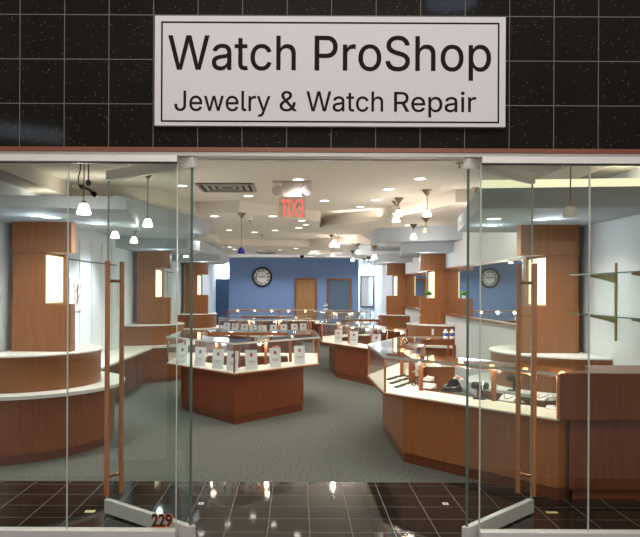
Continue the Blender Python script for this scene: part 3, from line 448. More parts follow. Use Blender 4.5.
# mirror walls on the right
for k, (y0, y1, od) in enumerate(((8.75, 14.19, 'nearer'), (14.90, 19.49, 'farther'))):
    struct('wall_right', MB().box(2.95, 3.2, y0 + (.75, .96)[k], y1 - (.85, .85)[k], 0, 1.07).box(2.95, 3.2, y0, y1, 1.07, 1.25).box(2.95, 3.2, y0, y1, 2.17, ZL), 'grey_wall', f'white panelling below and above the {od} wall mirror', 'wall')
    t = wthing('wall_mirror', f'{od} long wall mirror with wood ledges on the right wall', 'mirror', (2.95, (y0 + y1) / 2, 1.25), 'wall mirrors on the right')
    MB().box(2.975, 3.0, y0, y1, 1.28, 2.14).build('mirror_glass', 'mirror', t)
    MB().box(2.90, 3.0, y0, y1, 1.25, 1.28).build('bottom_ledge', 'wood', t)
    MB().box(2.92, 3.0, y0, y1, 2.14, 2.17).build('top_trim', 'wood', t)
# interior doors
t = wthing('door_3', 'brown oak door with frame in the blue back wall', 'door', (.32, BW, 0), kind='structure')
MB().box(-.02, .68, BW - .02, BW, 0, 2.09).build('door_leaf', 'door_wood', t)
MB().box(-.09, -.02, BW - .05, BW, 0, 2.16).box(.68, .75, BW - .05, BW, 0, 2.16).box(-.02, .68, BW - .05, BW, 2.09, 2.16).build('door_frame', 'wood_light', t)
MB().ball((.60, BW - .05, 1.0), .035).build('door_knob', 'gold', t)
t = wthing('door_4', 'dark blue doorway with wood frame in the blue back wall', 'door', (1.6, BW - .15, 0), kind='structure')
def angm(): 
    a = math.atan2(-.25, 1.48); return Matrix.Translation((.82, BW, 0)) @ Matrix.Rotation(a, 4, 'Z')
am = angm()
MB().box(.38, 1.17, -.015, 0, 0, 2.08, am).build('door_leaf', 'dark_blue', t)
MB().box(.31, .38, -.05, 0, 0, 2.15, am).box(1.17, 1.24, -.05, 0, 0, 2.15, am).box(.38, 1.17, -.05, 0, 2.08, 2.15, am).build('door_frame', 'wood_light', t)

# ------------------------------------------------------------------ storefront glass
def window(n, xs, sgn, label):
    t = wthing(f'window_{n}', label, 'window', ((xs[0] + xs[-1]) / 2, DS, 0), kind='structure')
    for a, b in zip(xs[:-1], xs[1:]):
        a, b = min(a, b), max(a, b)
        MB().box(a + .004, b - .004, DS + .015, DS + .027, .085, 2.612).build('glass_pane', 'glass_front', t)
    for x in xs[1:-1]: MB().box(x - .004, x + .004, DS + .014, DS + .028, .085, 2.612).build('glass_joint', 'glass_edge_light', t)
    x = xs[-1]; MB().box(x - .004, x + .003, DS + .014, DS + .028, .085, 2.612).build('glass_edge', 'glass_edge_light', t)
    a, b = min(xs), max(xs)
    MB().box(a, b, DS - .02, DS + .06, 2.612, 2.655).build('head_rail', 'alu', t)
    MB().box(a, b, DS + .005, DS + .035, 2.603, 2.612).build('gasket', 'alu_dark', t)
    MB().box(a, b, DS - .02, DS + .06, 0, .088).build('sill_rail', 'alu', t, bevel=.004)
window(1, [-3.2, -1.576, -.825], -1, 'fixed shop window of two frameless panes left of the open doors')
window(2, [3.2, 2.01, 1.262], 1, 'fixed shop window of two frameless panes right of the open doors')

def glass_door(n, hinge, d, L, label):
    a = math.atan2(d[1], d[0])
    t = thing(f'door_{n}', label, 'door', (hinge[0], hinge[1], 0), a, None, 'structure')
    MB().box(.012, L - .006, -.006, .006, .09, 2.59).build('glass_panel', 'glass_door', t)
    MB().box(0, .012, -.0065, .0065, .09, 2.59).build('glass_edge', 'glass_edge', t)
    MB().box(L - .006, L, -.0065, .0065, .09, 2.59).build('glass_edge', 'glass_edge_light', t)
    MB().box(-.02, L, -.024, .024, .012, .115).build('bottom_rail', 'alu', t, bevel=.003)
    MB().box(-.02, L, -.024, .024, 2.575, 2.65).build('top_rail', 'alu', t, bevel=.003)
    for s in (-1, 1):
        h = MB().tube([(L - .09, s * .066, .165), (L - .09, s * .066, 1.95)], .019, 14).build('handle', 'handle_wood', t, smooth=True)
        for z in (.315, 1.80):
            MB().tube([(L - .09, s * .055, z), (L - .09, s * .006, z)], .012, 10).build('standoff', 'copper', h, smooth=True)
    MB().lathe([(.014, 0), (.014, .012), (0, .014)], (L - .07, 0, 0), 10).build('floor_pin', 'steel', t)
    return t
glass_door(1, (-.722, DS + .02), (-.748, .62), .965, 'left frameless glass door standing open with copper and wood pull bars')
glass_door(2, (1.172, DS + .02), (.666, .67), .945, 'right frameless glass door standing open with copper and wood pull bars')
# unit number on the window
t = wthing('number_sticker', 'black and orange unit number 229 at the foot of the left window', 'sign', (-.92, DS, .15))
text_part('digits_shadow', '229', .150, .084, (-.918, DS + .010, .150), 'num_orange', t, ext=.0006, bold=.055)
text_part('digits', '229', .140, .078, (-.922, DS + .0075, .152), 'num_black', t, ext=.0006, bold=.025)
# floor marks
one(MB().box(-.04, .04, -.028, .028, 0, .002), 'floor_tape', 'yellow', (on_z(90, 511.5, 0).x, on_z(90, 511.5, 0).y, 0), 'yellow tape patch on the dark tiles by the left window', 'tape', 'yellow floor tape patches')
one(MB().box(-.045, .045, -.022, .022, 0, .002), 'floor_tape', 'yellow', (on_z(552, 512.5, 0).x, on_z(552, 512.5, 0).y, 0), 'yellow tape patch on the dark tiles by the right window', 'tape', 'yellow floor tape patches')
for x, y, s in ((201, 503.5, 'left'), (445.5, 503.8, 'right')):
    p = on_z(x, y, 0)
    t = thing('strike_plate', f'small square metal floor plate in the tiles near the {s} door', 'plate', (p.x, p.y, 0), 0, 'floor strike plates')
    MB().box(-.022, .022, -.028, .028, 0, .002).build('plate', 'white_plastic', t); MB().lathe([(.009, 0), (.009, .003), (0, .003)], (0, 0, 0), 10).build('hole', 'black', t)

# ------------------------------------------------------------------ sign above the doors
a, b = px(154.3, 125.6, DS - .03), px(506, 17.0, DS - .03)
zc = (a.z + b.z) / 2; xc = (a.x + b.x) / 2; W_, H_ = b.x - a.x, b.z - a.z
t = wthing('shop_sign', 'white shop sign panel on the black tiles above the doors', 'sign', (xc, DS, zc))
yf = DS - .03
MB().box(xc - W_ / 2, xc + W_ / 2, yf, DS, zc - H_ / 2, zc + H_ / 2).build('panel', 'sign_white', t, bevel=.003)
bw, bi = .011, .044
mb = MB(); X0, X1, Z0, Z1 = xc - W_ / 2 + bi, xc + W_ / 2 - bi, zc - H_ / 2 + .026, zc + H_ / 2 - .040
for q in ((X0, X1, Z0, Z0 + bw), (X0, X1, Z1 - bw, Z1), (X0, X0 + bw, Z0, Z1), (X1 - bw, X1, Z0, Z1)): mb.box(q[0], q[1], yf - .0015, yf, q[2], q[3])
mb.build('border', 'sign_ink', t)
kk = (DS - .03) / F
for word, x0, x1, yt, yb in (('Watch', 168.4, 295.5, 35.8, 69.7), ('ProShop', 314.8, 490.7, 36.4, 70.6), ('Jewelry', 174.6, 270.2, 91, 110.8), ('&', 279.7, 296.7, 91.3, 111), ('Watch', 306.5, 383, 91.6, 111.3), ('Repair', 394.2, 475.9, 92.2, 111.8)):
    a, b = px(x0, yb, DS - .03), px(x1, yb, DS - .03)
    word_part('lettering', word, a.x, b.x, (a.z + b.z) / 2, (yb - yt) * kk, yf, 'sign_ink', t)

# ------------------------------------------------------------------ display cases
HD, HT = .68, 1.06
LAMPS = {}
def showcase(name, label, loc, path, closed, width=.45, group='glass display cases', world=False, post_all=True, skip_post=(), lamps=True, energy=2.6, base=None, val=.05, lamp_gap=.55, bmat='wood_dimmed'):
    P = [(p[0] - (loc[0] if world else 0), p[1] - (loc[1] if world else 0)) for p in path]
    t = thing(name, label, 'display case', (loc[0], loc[1], 0), 0, group)
    off = lambda w_: offset(P, w_, closed); spots = LAMPS.setdefault(t.name, [])
    I = off(width)
    BP = [(p[0] - (loc[0] if world else 0), p[1] - (loc[1] if world else 0)) for p in base] if base else off(.13)
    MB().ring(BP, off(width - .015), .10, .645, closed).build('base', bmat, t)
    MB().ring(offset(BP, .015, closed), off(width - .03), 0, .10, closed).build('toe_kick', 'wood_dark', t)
    MB().ring(off(0), off(width), .645, .667, closed).build('deck_edge', 'wood', t)
    MB().ring(off(.004), off(width - .002), .667, HD, closed).build('display_deck', 'deck', t)
    n = len(P); segs = [(i, (i + 1) % n) for i in range(n if closed else n - 1)]
    A, B = off(.004), off(.012)
    for i, j in segs:
        MB().prism([A[i], A[j], B[j], B[i]], HD, HT - .012).build('glass_panel', 'glass_case', t)
    MB().ring(off(.0), off(width), HT - .012, HT, closed).build('glass_top', 'glass_top', t)
    MB().ring(off(-.001), off(.003), HT - .024, HT + .001, closed).build('top_edge', 'glass_edge_light', t)
    MB().ring(off(width - .045), off(width), HT - .012 - val, HT - .012, closed).build('valance', 'wood', t)
    G1, G2 = off(width - .02), off(width - .012)
    for i, j in segs:
        MB().prism([G1[i], G1[j], G2[j], G2[i]], HD, HT - .012 - val).build('sliding_glass', 'glass_case', t)
    C1 = off(.016); C2 = off(width - .035)
    for i in range(n):
        if i not in skip_post:
            c = C1[i]; MB().box(c[0] - .011, c[0] + .011, c[1] - .011, c[1] + .011, HD, HT - .012).build('corner_post', 'copper', t)
        c = C2[i]; MB().box(c[0] - .02, c[0] + .02, c[1] - .02, c[1] + .02, HD, HT - .012 - val).build('back_post', 'wood', t)
    L = off(width - .06)
    for i, j in segs:
        p, q = Vector(L[i]), Vector(L[j]); ln = (q - p).length
        m = (p + q) / 2
        if lamps:
            k = max(1, int(ln / lamp_gap))
            for s in range(k):
                c = p.lerp(q, (s + .5) / k)
                MB().lathe([(.022, HT - .066), (.027, HT - .05), (.020, HT - .03), (0, HT - .025)], (c.x, c.y, 0), 10).build('case_lamp', 'lamp_warm', t)
                g_ = Vector(off(width - .10)[i]).lerp(Vector(off(width - .10)[j]), (s + .5) / k)
                spots.append((g_.x, g_.y)); light('POINT', 'case_light', (loc[0] + g_.x, loc[1] + g_.y, HT - .085), energy, (1, .88, .72), .04)
            # middle upright on the staff side of long runs
            if ln > 1.0:
                c = Vector(C2[i]).lerp(Vector(C2[j]), .5)
                MB().box(c.x - .02, c.x + .02, c.y - .02, c.y + .02, HD, HT - .012 - val).build('back_post', 'wood', t)
    return t
house = [(0, -1.27), (1.12, 0), (1.08, 1.60), (-1.08, 1.60), (-1.085, 0)]
house_base = [(0, -1.15), (.89, -.05), (.89, 1.45), (-.89, 1.45), (-.89, .08)]
L1 = (-.79, 10.30); L2 = (-.77, 16.93); R3 = (1.42, 22.3)
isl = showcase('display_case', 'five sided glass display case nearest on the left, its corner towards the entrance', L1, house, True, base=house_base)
dup(isl, (*L2, 0), 'five sided glass display case directly behind the front left one')
dup(isl, (*R3, 0), 'small five sided glass display case in front of the dark doorway', scale=(.8, .8, 1))
for c, k in ((L2, 1), (R3, .8)):
    for x, y in LAMPS[isl.name]: light('POINT', 'case_light', (c[0] + x * k, c[1] + y * k, HT - .085), 3.2, (1, .88, .72), .04)
r1 = [(2.2, 10.4), (1.5, 10.4), (.88, 8.9), (.90, 7.40), (2.15, 5.90)]
showcase('display_case', 'angled glass jewelry case nearest on the right, full of necklaces and watches', (1.5, 7.8), r1, False, world=True, energy=2.0, bmat='wood_lit', val=.075, lamp_gap=.36, base=[(2.2, 10.25), (1.6, 10.25), (1.07, 8.9), (1.075, 7.235), (2.17, 5.93)])
r2 = [(1.9, 17.0), (1.2, 17.0), (.50, 16.0), (.50, 14.6), (1.55, 12.35)]
showcase('display_case', 'angled glass display case behind the jewelry case, beside the middle aisle', (1.2, 15), r2, False, world=True, base=[(1.9, 16.87), (1.3, 16.87), (.72, 15.9), (.78, 14.1), (1.57, 12.5)], lamp_gap=.5)
back = [(-2.3, 23.9), (1.15, 23.9)]
showcase('display_case', 'long straight glass display case along the blue back wall', (-.6, 24.0), back, False, world=True)
# solid end cabinet beside the jewelry case
t = wthing('end_cabinet', 'solid brown wood cabinet at the end of the jewelry case, by the right window', 'cabinet', (2.65, 6.2, 0))
MB().prism([(2.165, 5.90), (3.18, 5.90), (3.18, 6.55), (2.64, 6.55), (2.52, 6.16)], HD - .01, HT).build('upper_box', 'wood_dark', t, bevel=.006)
MB().prism([(2.27, 5.95), (3.18, 5.95), (3.18, 6.5), (2.66, 6.5), (2.55, 6.16)], .09, HD - .01).build('base', 'wood_dark', t)
MB().prism([(2.31, 5.98), (3.18, 5.98), (3.18, 6.47), (2.67, 6.47), (2.58, 6.17)], 0, .09).build('toe_kick', 'wood_dark', t)

# ------------------------------------------------------------------ curved pedestal counters with pillars
def arc(cx, cy, r, ry, n=20):
    return [(cx + r * math.cos(a), cy + ry * math.sin(a)) for a in [-PI / 2 + PI * k / n for k in range(n + 1)]]
def pedestal(side, Y, label, plabel):
    """modelled about the wall side centre; aisle towards +x, mirrored by rotation and y flip for the right wall"""
    m = -1 if side == 'right' else 1
    x0 = -3.19 * m
    def pl(P): 
        Q = [(x0 + m * p[0], Y + p[1]) for p in P]
        return Q if m == 1 else Q[::-1]
    t = wthing('curved_counter', label, 'counter', (x0 + m * .5, Y, 0), 'curved wood counters under the pillars')
    MB().prism(pl(arc(0, .45, 1.08, 1.19)), .09, .645).build('base', 'wood', t, smooth=True)
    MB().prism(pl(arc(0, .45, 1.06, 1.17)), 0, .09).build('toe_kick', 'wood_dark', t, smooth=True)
    MB().prism(pl(arc(0, .45, 1.20, 1.25)), .645, HD).build('lower_top', 'white_top', t, smooth=True)
    MB().prism(pl(arc(0, .40, .94, .95)), HD, 1.04).build('upper_box', 'wood_light', t, smooth=True)
    MB().prism(pl(arc(0, .40, .96, .97)), 1.04, 1.055).build('upper_top', 'white_top', t, smooth=True)
    c = wthing('wood_pillar', plabel, 'pillar', (x0 + m * .4, Y + .3, 1.055), 'wood pillars with lit niches')
    X = lambda v_: x0 + m * v_
    MB().box(X(.10), X(.74), Y + .05, Y + .20, 2.13, ZS).box(X(.10), X(.50), Y + .20, Y + .74, 2.13, ZS).build('crown', 'wood_light', c)
    MB().box(X(.10), X(.455), Y + .07, Y + .74, 1.57, 2.13).box(X(.455), X(.50), Y + .62, Y + .74, 1.57, 2.13).build('shaft', 'wood_light', c)
    MB().box(X(.455), X(.47), Y + .09, Y + .61, 1.58, 2.10).build('niche_panel', 'niche', c)
    MB().box(X(.10), X(.74), Y + .05, Y + .20, 1.055, 1.57).box(X(.10), X(.50), Y + .20, Y + .74, 1.055, 1.57).build('plinth', 'wood_light', c)
    return t
for k, (od, yl, yr) in enumerate((('nearest', 7.70, 7.78), ('middle', 13.75, 14.15), ('farthest', 19.6, 19.45))):
    pedestal('left', yl, f'{od} curved two tier wood counter along the left wall', f'{od} tall wood pillar with a lit niche on the left')
    pedestal('right', yr, f'{od} curved two tier wood counter along the right wall', f'{od} tall wood pillar with a lit niche on the right')
# straight wall counters on the left
for y0, y1, od in ((9.43, 12.92, 'nearer'), (15.48, 18.77, 'farther')):
    t = wthing('wall_counter', f'{od} low white topped wood counter along the left wall', 'counter', (-2.9, (y0 + y1) / 2, 0), 'wall counters')
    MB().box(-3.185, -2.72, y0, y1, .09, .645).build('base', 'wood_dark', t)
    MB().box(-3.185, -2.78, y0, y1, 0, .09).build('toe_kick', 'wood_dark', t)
    MB().box(-3.185, -2.62, y0, y1, .645, HD).build('counter_top', 'deck', t)
    n = 4
    for i in range(n):
        a_ = y0 + (y1 - y0) * i / n + .02; b_ = y0 + (y1 - y0) * (i + 1) / n - .02
        MB().box(-2.72, -2.705, a_, b_, .12, .62).build('door', 'wood_dark', t)
# alcove counters glimpsed far back on the right, framed mirror
t = wthing('framed_mirror', 'tall framed mirror on the bright wall right of the doorway', 'mirror', (2.93, 28.0, 1.2))
MB().box(2.66, 3.16, 29.52, 29.55, 1.05, 2.25).build('glass', 'mirror', t)
MB().box(2.62, 2.66, 29.5, 29.58, 1.0, 2.3).box(3.14, 3.18, 29.5, 29.58, 1.0, 2.3).box(2.66, 3.14, 29.5, 29.58, 2.26, 2.3).box(2.66, 3.14, 29.5, 29.58, 1.0, 1.04).build('frame', 'frame_black', t)

# ------------------------------------------------------------------ things in the cases
def card_proto(w_, h_):
    t = thing('display_card', 'x', 'card', (0, 0, 0), 0, 'white display cards')
    MB().box(-w_ / 2, w_ / 2, -.004, .004, 0, h_, Matrix.Rotation(-.12, 4, 'X')).build('card', 'card', t)
    MB().box(-w_ / 2, w_ / 2, -.002, .06, 0, .008).build('foot', 'card', t)
    return t
def add_print(t, w_, h_, mat):
    R = Matrix.Rotation(-.12, 4, 'X')
    MB().box(-w_ * .12, w_ * .12, -.0055, -.004, h_ * .66, h_ * .79, R).box(-w_ * .06, w_ * .06, -.0055, -.004, h_ * .79, h_ * .85, R).build('print', mat, t)
    MB().box(-w_ * .30, w_ * .30, -.0055, -.004, h_ * .40, h_ * .43, R).box(-w_ * .24, w_ * .24, -.0055, -.004, h_ * .32, h_ * .345, R).build('text_line', 'vent', t)
protos = {}
def card(p, ang, label, kind='print_red', w_=.165, h_=.26, group='white display cards'):
    key = (kind, w_, h_)
    if key not in protos:
        t = card_proto(w_, h_); add_print(t, w_, h_, kind); protos[key] = t
    else: t = dup(protos[key], (0, 0, 0))
    t.location = (p[0], p[1], HD); t.rotation_euler = (0, 0, ang * .45); t['label'] = label; t['group'] = group
    return t
def along(c, path, i, j, f, inset, s=1):
    p, q = Vector(path[i]) * s, Vector(path[j]) * s
    t_ = (q - p).normalized(); n_ = Vector((-t_.y, t_.x))
    r = Vector(c) + p.lerp(q, f) + n_ * inset
    return (r.x, r.y), math.atan2(t_.y, t_.x)
ordw = ['first', 'second', 'third', 'fourth', 'fifth']
for k, f in enumerate((.14, .42, .68, .88)):
    p, a_ = along(L1, house, 4, 0, f, .11)
    card(p, a_, f'white display card, {ordw[k]} from the left corner of the front left case', 'print_dark')
for k, f in enumerate((.25, .52, .82)):
    p, a_ = along(L1, house, 0, 1, f, .11)
    card(p, a_, f'white display card with red print, {ordw[k]} right of the front left case corner', 'print_red')
for k, f in enumerate((.10, .30, .52, .72, .90)):
    p, a_ = along(L2, house, 4, 0, f, .11)
    card(p, a_, f'white display card, {ordw[k]} from the left in the case behind the front one', 'print_dark')
for k, f in enumerate((.10, .30, .50, .72, .90)):
    p, a_ = along(L2, house, 0, 1, f, .11)
    card(p, a_, f'white display card, {ordw[k]} right of the corner in the case behind the front one', 'print_red')
for k, f in enumerate((.20, .45, .78)):
    p, a_ = along((0, 0), r2, 3, 4, f, .12)
    card(p, a_, f'white display card with red print, {["left", "middle", "right"][k]} of three in the second case on the right', 'print_red', .165, .26)
for k, f in enumerate((.25, .75)):
    p, a_ = along(R3, house, 0, 1, f, .12, .8)
    card(p, a_, f'small white display card, {["left", "right"][k]} of two in the case by the dark doorway', 'print_dark')
p, a_ = along(R3, house, 4, 0, .6, .12, .8)
card(p, a_, 'small white display card left of the corner in the case by the dark doorway', 'print_dark')
def panel(p, a_, w_, h_, mat, label):
    o = MB().box(-w_ / 2, w_ / 2, -.012, .012, 0, h_).build('display_plaque', mat, None); o.location = (*p, HD); o.rotation_euler = (0, 0, a_)
    tag(o, label, 'plaque', 'copper display plaques')
p, a_ = along(L1, house, 4, 0, .58, .24); panel(p, a_, .07, .27, 'print_orange', 'copper coloured upright panel behind the cards, left side of the front left case')
p, a_ = along(L1, house, 0, 1, .62, .26); panel(p, a_, .12, .27, 'print_orange', 'copper coloured upright panel behind the red print cards of the front left case')
p, a_ = along((0, 0), r2, 3, 4, .30, .24); panel(p, a_, .10, .27, 'print_orange', 'copper coloured upright panel near the left of the second case on the right')
p, a_ = along((0, 0), r2, 3, 4, .42, .22); panel(p, a_, .10, .27, 'print_orange', 'wider copper coloured panel beside the middle card of the second right case')
# jewelry on the near right deck
def deckp(x, y): return on_z(x, y, HD)
def tilt_pad(x, y, w_, d_, rz, mat, label, cat, name, chain=None, h_=.035):
    p = deckp(x, y); t = thing(name, label, cat, (p.x, p.y, HD), rz, 'jewelry in the right case')
    mb = MB(); P = [(-w_ / 2, -d_ / 2), (w_ / 2, -d_ / 2), (w_ / 2, d_ / 2), (-w_ / 2, d_ / 2)]
    v = [(P[0][0], P[0][1], 0), (P[1][0], P[1][1], 0), (P[2][0], P[2][1], 0), (P[3][0], P[3][1], 0), (P[0][0], P[0][1], .012), (P[1][0], P[1][1], .012), (P[2][0], P[2][1], h_), (P[3][0], P[3][1], h_)]
    v = [mb.bm.verts.new(q) for q in v]
    for f in ((3, 2, 1, 0), (4, 5, 6, 7), (0, 1, 5, 4), (1, 2, 6, 5), (2, 3, 7, 6), (3, 0, 4, 7)): mb.bm.faces.new([v[i] for i in f])
    mb.build('pad', mat, t, bevel=.006)
    if chain:
        pts = []
        for k in range(13):
            u = -1 + 2 * k / 12; yy = d_ * (.38 - .7 * (1 - u * u)); z = .012 + (h_ - .012) * (yy / d_ + .5) + .004
            pts.append((u * w_ * .38, yy, z))
        MB().tube(pts, .004, 6).build('chain', chain, t)
    return t
def bust(x, y, s, mat, label, rz, chain='silver'):
    p = deckp(x, y); t = thing('necklace_bust', label, 'necklace stand', (p.x, p.y, HD), rz, 'jewelry in the right case')
    mb = MB(); n = 10
    # flared necklace form: wide low front rising to a neck at the back
    prof = [(.085, .075, .0, 0), (.085, .07, .0, .018), (.07, .055, .012, .05), (.048, .034, .03, .085), (.036, .026, .038, .105), (.034, .022, .04, .115)]
    rings = [[mb.bm.verts.new((s * a * math.cos(2 * PI * k / 16), s * (b * math.sin(2 * PI * k / 16) + oy), s * z * .78)) for k in range(16)] for a, b, oy, z in prof]
    for i in range(len(rings) - 1):
        for k in range(16): mb.bm.faces.new((rings[i][k], rings[i][(k + 1) % 16], rings[i + 1][(k + 1) % 16], rings[i + 1][k]))
    mb.bm.faces.new(rings[0][::-1]); mb.bm.faces.new(rings[-1])
    mb.build('form', mat, t, smooth=True)
    pts = [(s * .062 * math.cos(a), s * (.058 * math.sin(a) + .012 + .0), s * .78 * (.062 + .022 * math.sin(a))) for a in [PI + PI * k / 12 for k in range(13)]]
    MB().tube(pts, .005, 6).build('necklace', chain, t)
    return t
rzf = math.atan2(-1.5, 1.25)   # direction of the front run of the case
tilt_pad(395, 372, .15, .11, rzf, 'white', 'white sloping pad with a fine chain at the far left of the jewelry case', 'jewelry pad', 'jewelry_pad', 'silver')
def strap(x0, y0, x1, y1, label, mat='charcoal', buckle='silver', wd=.022):
    p, q = deckp(x0, y0), deckp(x1, y1); c = (p + q) / 2; L = (q - p).length; a = math.atan2(q.y - p.y, q.x - p.x)
    t = thing('strap_watch', label, 'watch', (c.x, c.y, HD), a, 'strap watches laid in the right case')
    MB().box(-L / 2, -.018, -wd, wd, 0, .016).box(.018, L / 2, -wd, wd, 0, .016).build('strap', mat, t, bevel=.003)
    MB().lathe([(.026, 0), (.030, .010), (.027, .022), (0, .022)], (0, 0, 0), 14).build('watch_case', buckle, t)
    MB().lathe([(.021, .0222), (.021, .023), (0, .023)], (0, 0, 0), 14).build('dial', 'black', t)
strap(388, 380, 404, 375.5, 'dark strap watch lying uppermost of the row at the left of the jewelry case')
strap(391, 384, 409, 378.5, 'dark strap watch lying second in the row of watches in the jewelry case')
strap(396, 388, 413, 382, 'dark strap watch lying lowest in the row of watches in the jewelry case')
p = deckp(414, 386)
t = thing('watch_roll', 'dark looped strap watch standing on the deck right of the row of watches', 'watch', (p.x, p.y, HD), rzf, 'strap watches laid in the right case')
MB().tube([(.0, .022 * math.cos(a), .024 + .022 * math.sin(a)) for a in [2 * PI * k / 16 for k in range(17)]], .007, 8, False).build('strap', 'charcoal', t, smooth=True)
MB().lathe([(.016, 0), (.016, .008), (0, .008)], (0, -.022, .024), 12, Matrix.Rotation(PI / 2, 4, 'X')).build('watch_case', 'silver', t)
tilt_pad(427, 388, .16, .13, rzf + .1, 'white', 'white sloping necklace pad in the middle of the jewelry case', 'jewelry pad', 'jewelry_pad', 'silver', .05)
tilt_pad(428, 381, .12, .09, rzf - .1, 'white', 'smaller white pad behind the white necklace pad in the jewelry case', 'jewelry pad', 'jewelry_pad', 'gold', .055)
bust(452, 391, 1.3, 'black', 'black necklace bust with a silver chain in the jewelry case', rzf + .2)
# pink flowers
p = deckp(458, 382)
t = thing('flower_ornament', 'pink and white flower ornament behind the black necklace bust', 'ornament', (p.x, p.y, HD), 0, 'jewelry in the right case')
mb = MB(); mw = MB()
for k in range(7):
    a = 2 * PI * k / 7
    (mb if k % 2 else mw).ball((.045 * math.cos(a), .03 * math.sin(a), .03 + .015 * (k % 3)), .022, 1, 1, .6, 8)
mb.build('petals', 'pink', t, smooth=True); mw.build('pale_petals', 'white', t, smooth=True)
MB().lathe([(.05, 0), (.05, .01), (.02, .02), (0, .03)], (0, 0, 0), 12).build('base', 'white', t)
# T bars
def tbar(x, y, label, h_=.13, w_=.16, mat='charcoal'):
    p = deckp(x, y); t = thing('bracelet_stand', label, 'bracelet stand', (p.x, p.y, HD), rzf + .35, 'jewelry in the right case')
    MB().box(-.06, .06, -.045, .045, 0, .012).build('foot', mat, t, bevel=.003)
    MB().tube([(0, 0, .012), (0, 0, h_ - .02)], .013, 10).build('stem', mat, t)
    MB().tube([(-w_ / 2, 0, h_), (-w_ * .4, 0, h_), (w_ * .4, 0, h_), (w_ / 2, 0, h_)], [.03, .036, .036, .03], 14).build('cushion_bar', mat, t, smooth=True)
    MB().tube([(w_ * .22, .038 * math.cos(a), h_ + .038 * math.sin(a)) for a in [2 * PI * k / 16 for k in range(17)]], .006, 6, False).build('bracelet', 'silver', t)
tbar(480, 399, 'charcoal T shaped bracelet stand in the jewelry case behind the right door')
tbar(514, 391, 'second charcoal bracelet stand behind the door handles in the jewelry case', .14, .13)
tilt_pad(508, 401, .15, .10, rzf + .15, 'white', 'white sloping ring pad left of the door handles in the jewelry case', 'jewelry pad', 'jewelry_pad', 'gold', .06)
tilt_pad(521, 403, .05, .20, rzf + .9, 'charcoal', 'narrow dark watch pad between the door handles in the jewelry case', 'jewelry pad', 'jewelry_pad', 'silver', .02)
tilt_pad(541, 400, .13, .11, rzf, 'white', 'white pad with a gold chain near the right end of the jewelry case', 'jewelry pad', 'jewelry_pad', 'gold', .05)
tilt_pad(552, 409, .10, .08, rzf + .3, 'white', 'small white pad in the front right corner of the jewelry case', 'jewelry pad', 'jewelry_pad', 'silver', .03)
bust(549, 400, .7, 'white', 'small white necklace bust at the right end of the jewelry case', rzf, 'gold')

# ------------------------------------------------------------------ pendants
def pendant_proto(name, label, drop, lit=True, mat=None):
    t = thing(name, label, 'pendant lamp', (0, 0, 0), 0, 'pendant lamps')
    MB().lathe([(.07, 0), (.068, -.012), (.018, -.075), (.010, -.082), (0, -.082)], (0, 0, 0), 18).build('canopy', 'steel', t, smooth=True)
    MB().tube([(0, 0, -.08), (0, 0, -drop + .10)], .006, 8).build('stem', 'steel', t)
    MB().lathe([(.012, -drop + .115), (.022, -drop + .105), (.022, -drop + .085), (0, -drop + .085)][::1], (0, 0, 0), 14).build('socket', 'steel', t)
    MB().lathe([(.020, -drop + .095), (.036, -drop + .085), (.060, -drop + .015), (.056, -drop), (0, -drop + .004)], (0, 0, 0), 18).build('shade', mat or ('shade_on' if lit else 'shade_off'), t, smooth=True)
    return t
def inside(P, x, y):
    r = False
    for i in range(len(P)):
        (x1, y1), (x2, y2) = P[i], P[i - 1]
        if (y1 > y) != (y2 > y) and x < (x2 - x1) * (y - y1) / (y2 - y1) + x1: r = not r
    return r
def on_ceiling(x, y):
    for z in (ZS, 2.64, ZL, ZT):
        p = on_z(x, y, z)
        h = [q for P, q in SOFF if inside(P, p.x, p.y)]
        zz = min(h) if h else (ZT if any(inside(T, p.x, p.y) for T in (tray1, tray2, tray3)) else ZL)
        if abs(zz - z) < 1e-6: return p
    p = on_z(x, y, ZL)
    h = [q for P, q in SOFF if inside(P, p.x, p.y)]
    p.z = min(h) if h else (ZT if any(inside(T, p.x, p.y) for T in (tray1, tray2, tray3)) else ZL)
    return p
PEND = [ # pixel x, canopy y, ceiling z, drop, label
 (427.2, 189.7, ZT, .36, 'large lit pendant lamp with cone canopy nearest the right door'),
 (396.3, 200.9, ZT, .32, 'lit pendant lamp left of the large one, higher of an overlapping pair'),
 (398.8, 210.2, ZL, .27, 'lit pendant lamp lower of the overlapping pair near the ceiling cove'),
 (413.6, 224.2, ZL, .26, 'lit pendant lamp in front of the grey soffit on the right'),
 (374.4, 233.0, ZL, .27, 'lit pendant lamp alone left of the overlapping pair, farther back'),
 (357.7, 243.5, ZL, .26, 'small lit pendant lamp above the dark doorway'),
 (337.2, 236.4, ZL, .28, 'small lit pendant lamp, uppermost of the cluster above the oak door'),
 (334.0, 239.0, ZL, .30, 'small lit pendant lamp, middle of the cluster above the oak door'),
 (331.6, 242.0, ZL, .30, 'small lit pendant lamp, lowest of the cluster above the oak door'),
 (369.0, 247.0, ZL, .30, 'small lit pendant lamp, right of a close pair by the bright alcove'),
 (364.4, 248.5, ZL, .32, 'small lit pendant lamp, left of a close pair by the bright alcove'),
 (352.5, 250.5, ZL, .32, 'tiny lit pendant lamp low over the dark doorway'),
 (332.5, 253.0, ZL, .28, 'tiny lit pendant lamp farthest back over the oak door'),
 (477.0, 188.0, ZT, .30, 'lit pendant lamp seen through the glass of the right door near its hinge'),
]
first = None
for x, y, z, drop, lab in PEND:
    p = on_ceiling(x, y); z = p.z
    key = f'{drop}'
    if ('p', key) in protos: t = dup(protos[('p', key)], p, lab)
    else:
        t = pendant_proto('pendant_lamp', lab, drop); t.location = p; protos[('p', key)] = t
    light('POINT', 'pendant_light', (p.x, p.y, z - drop - .03), 11, (1, .91, .80), .05)
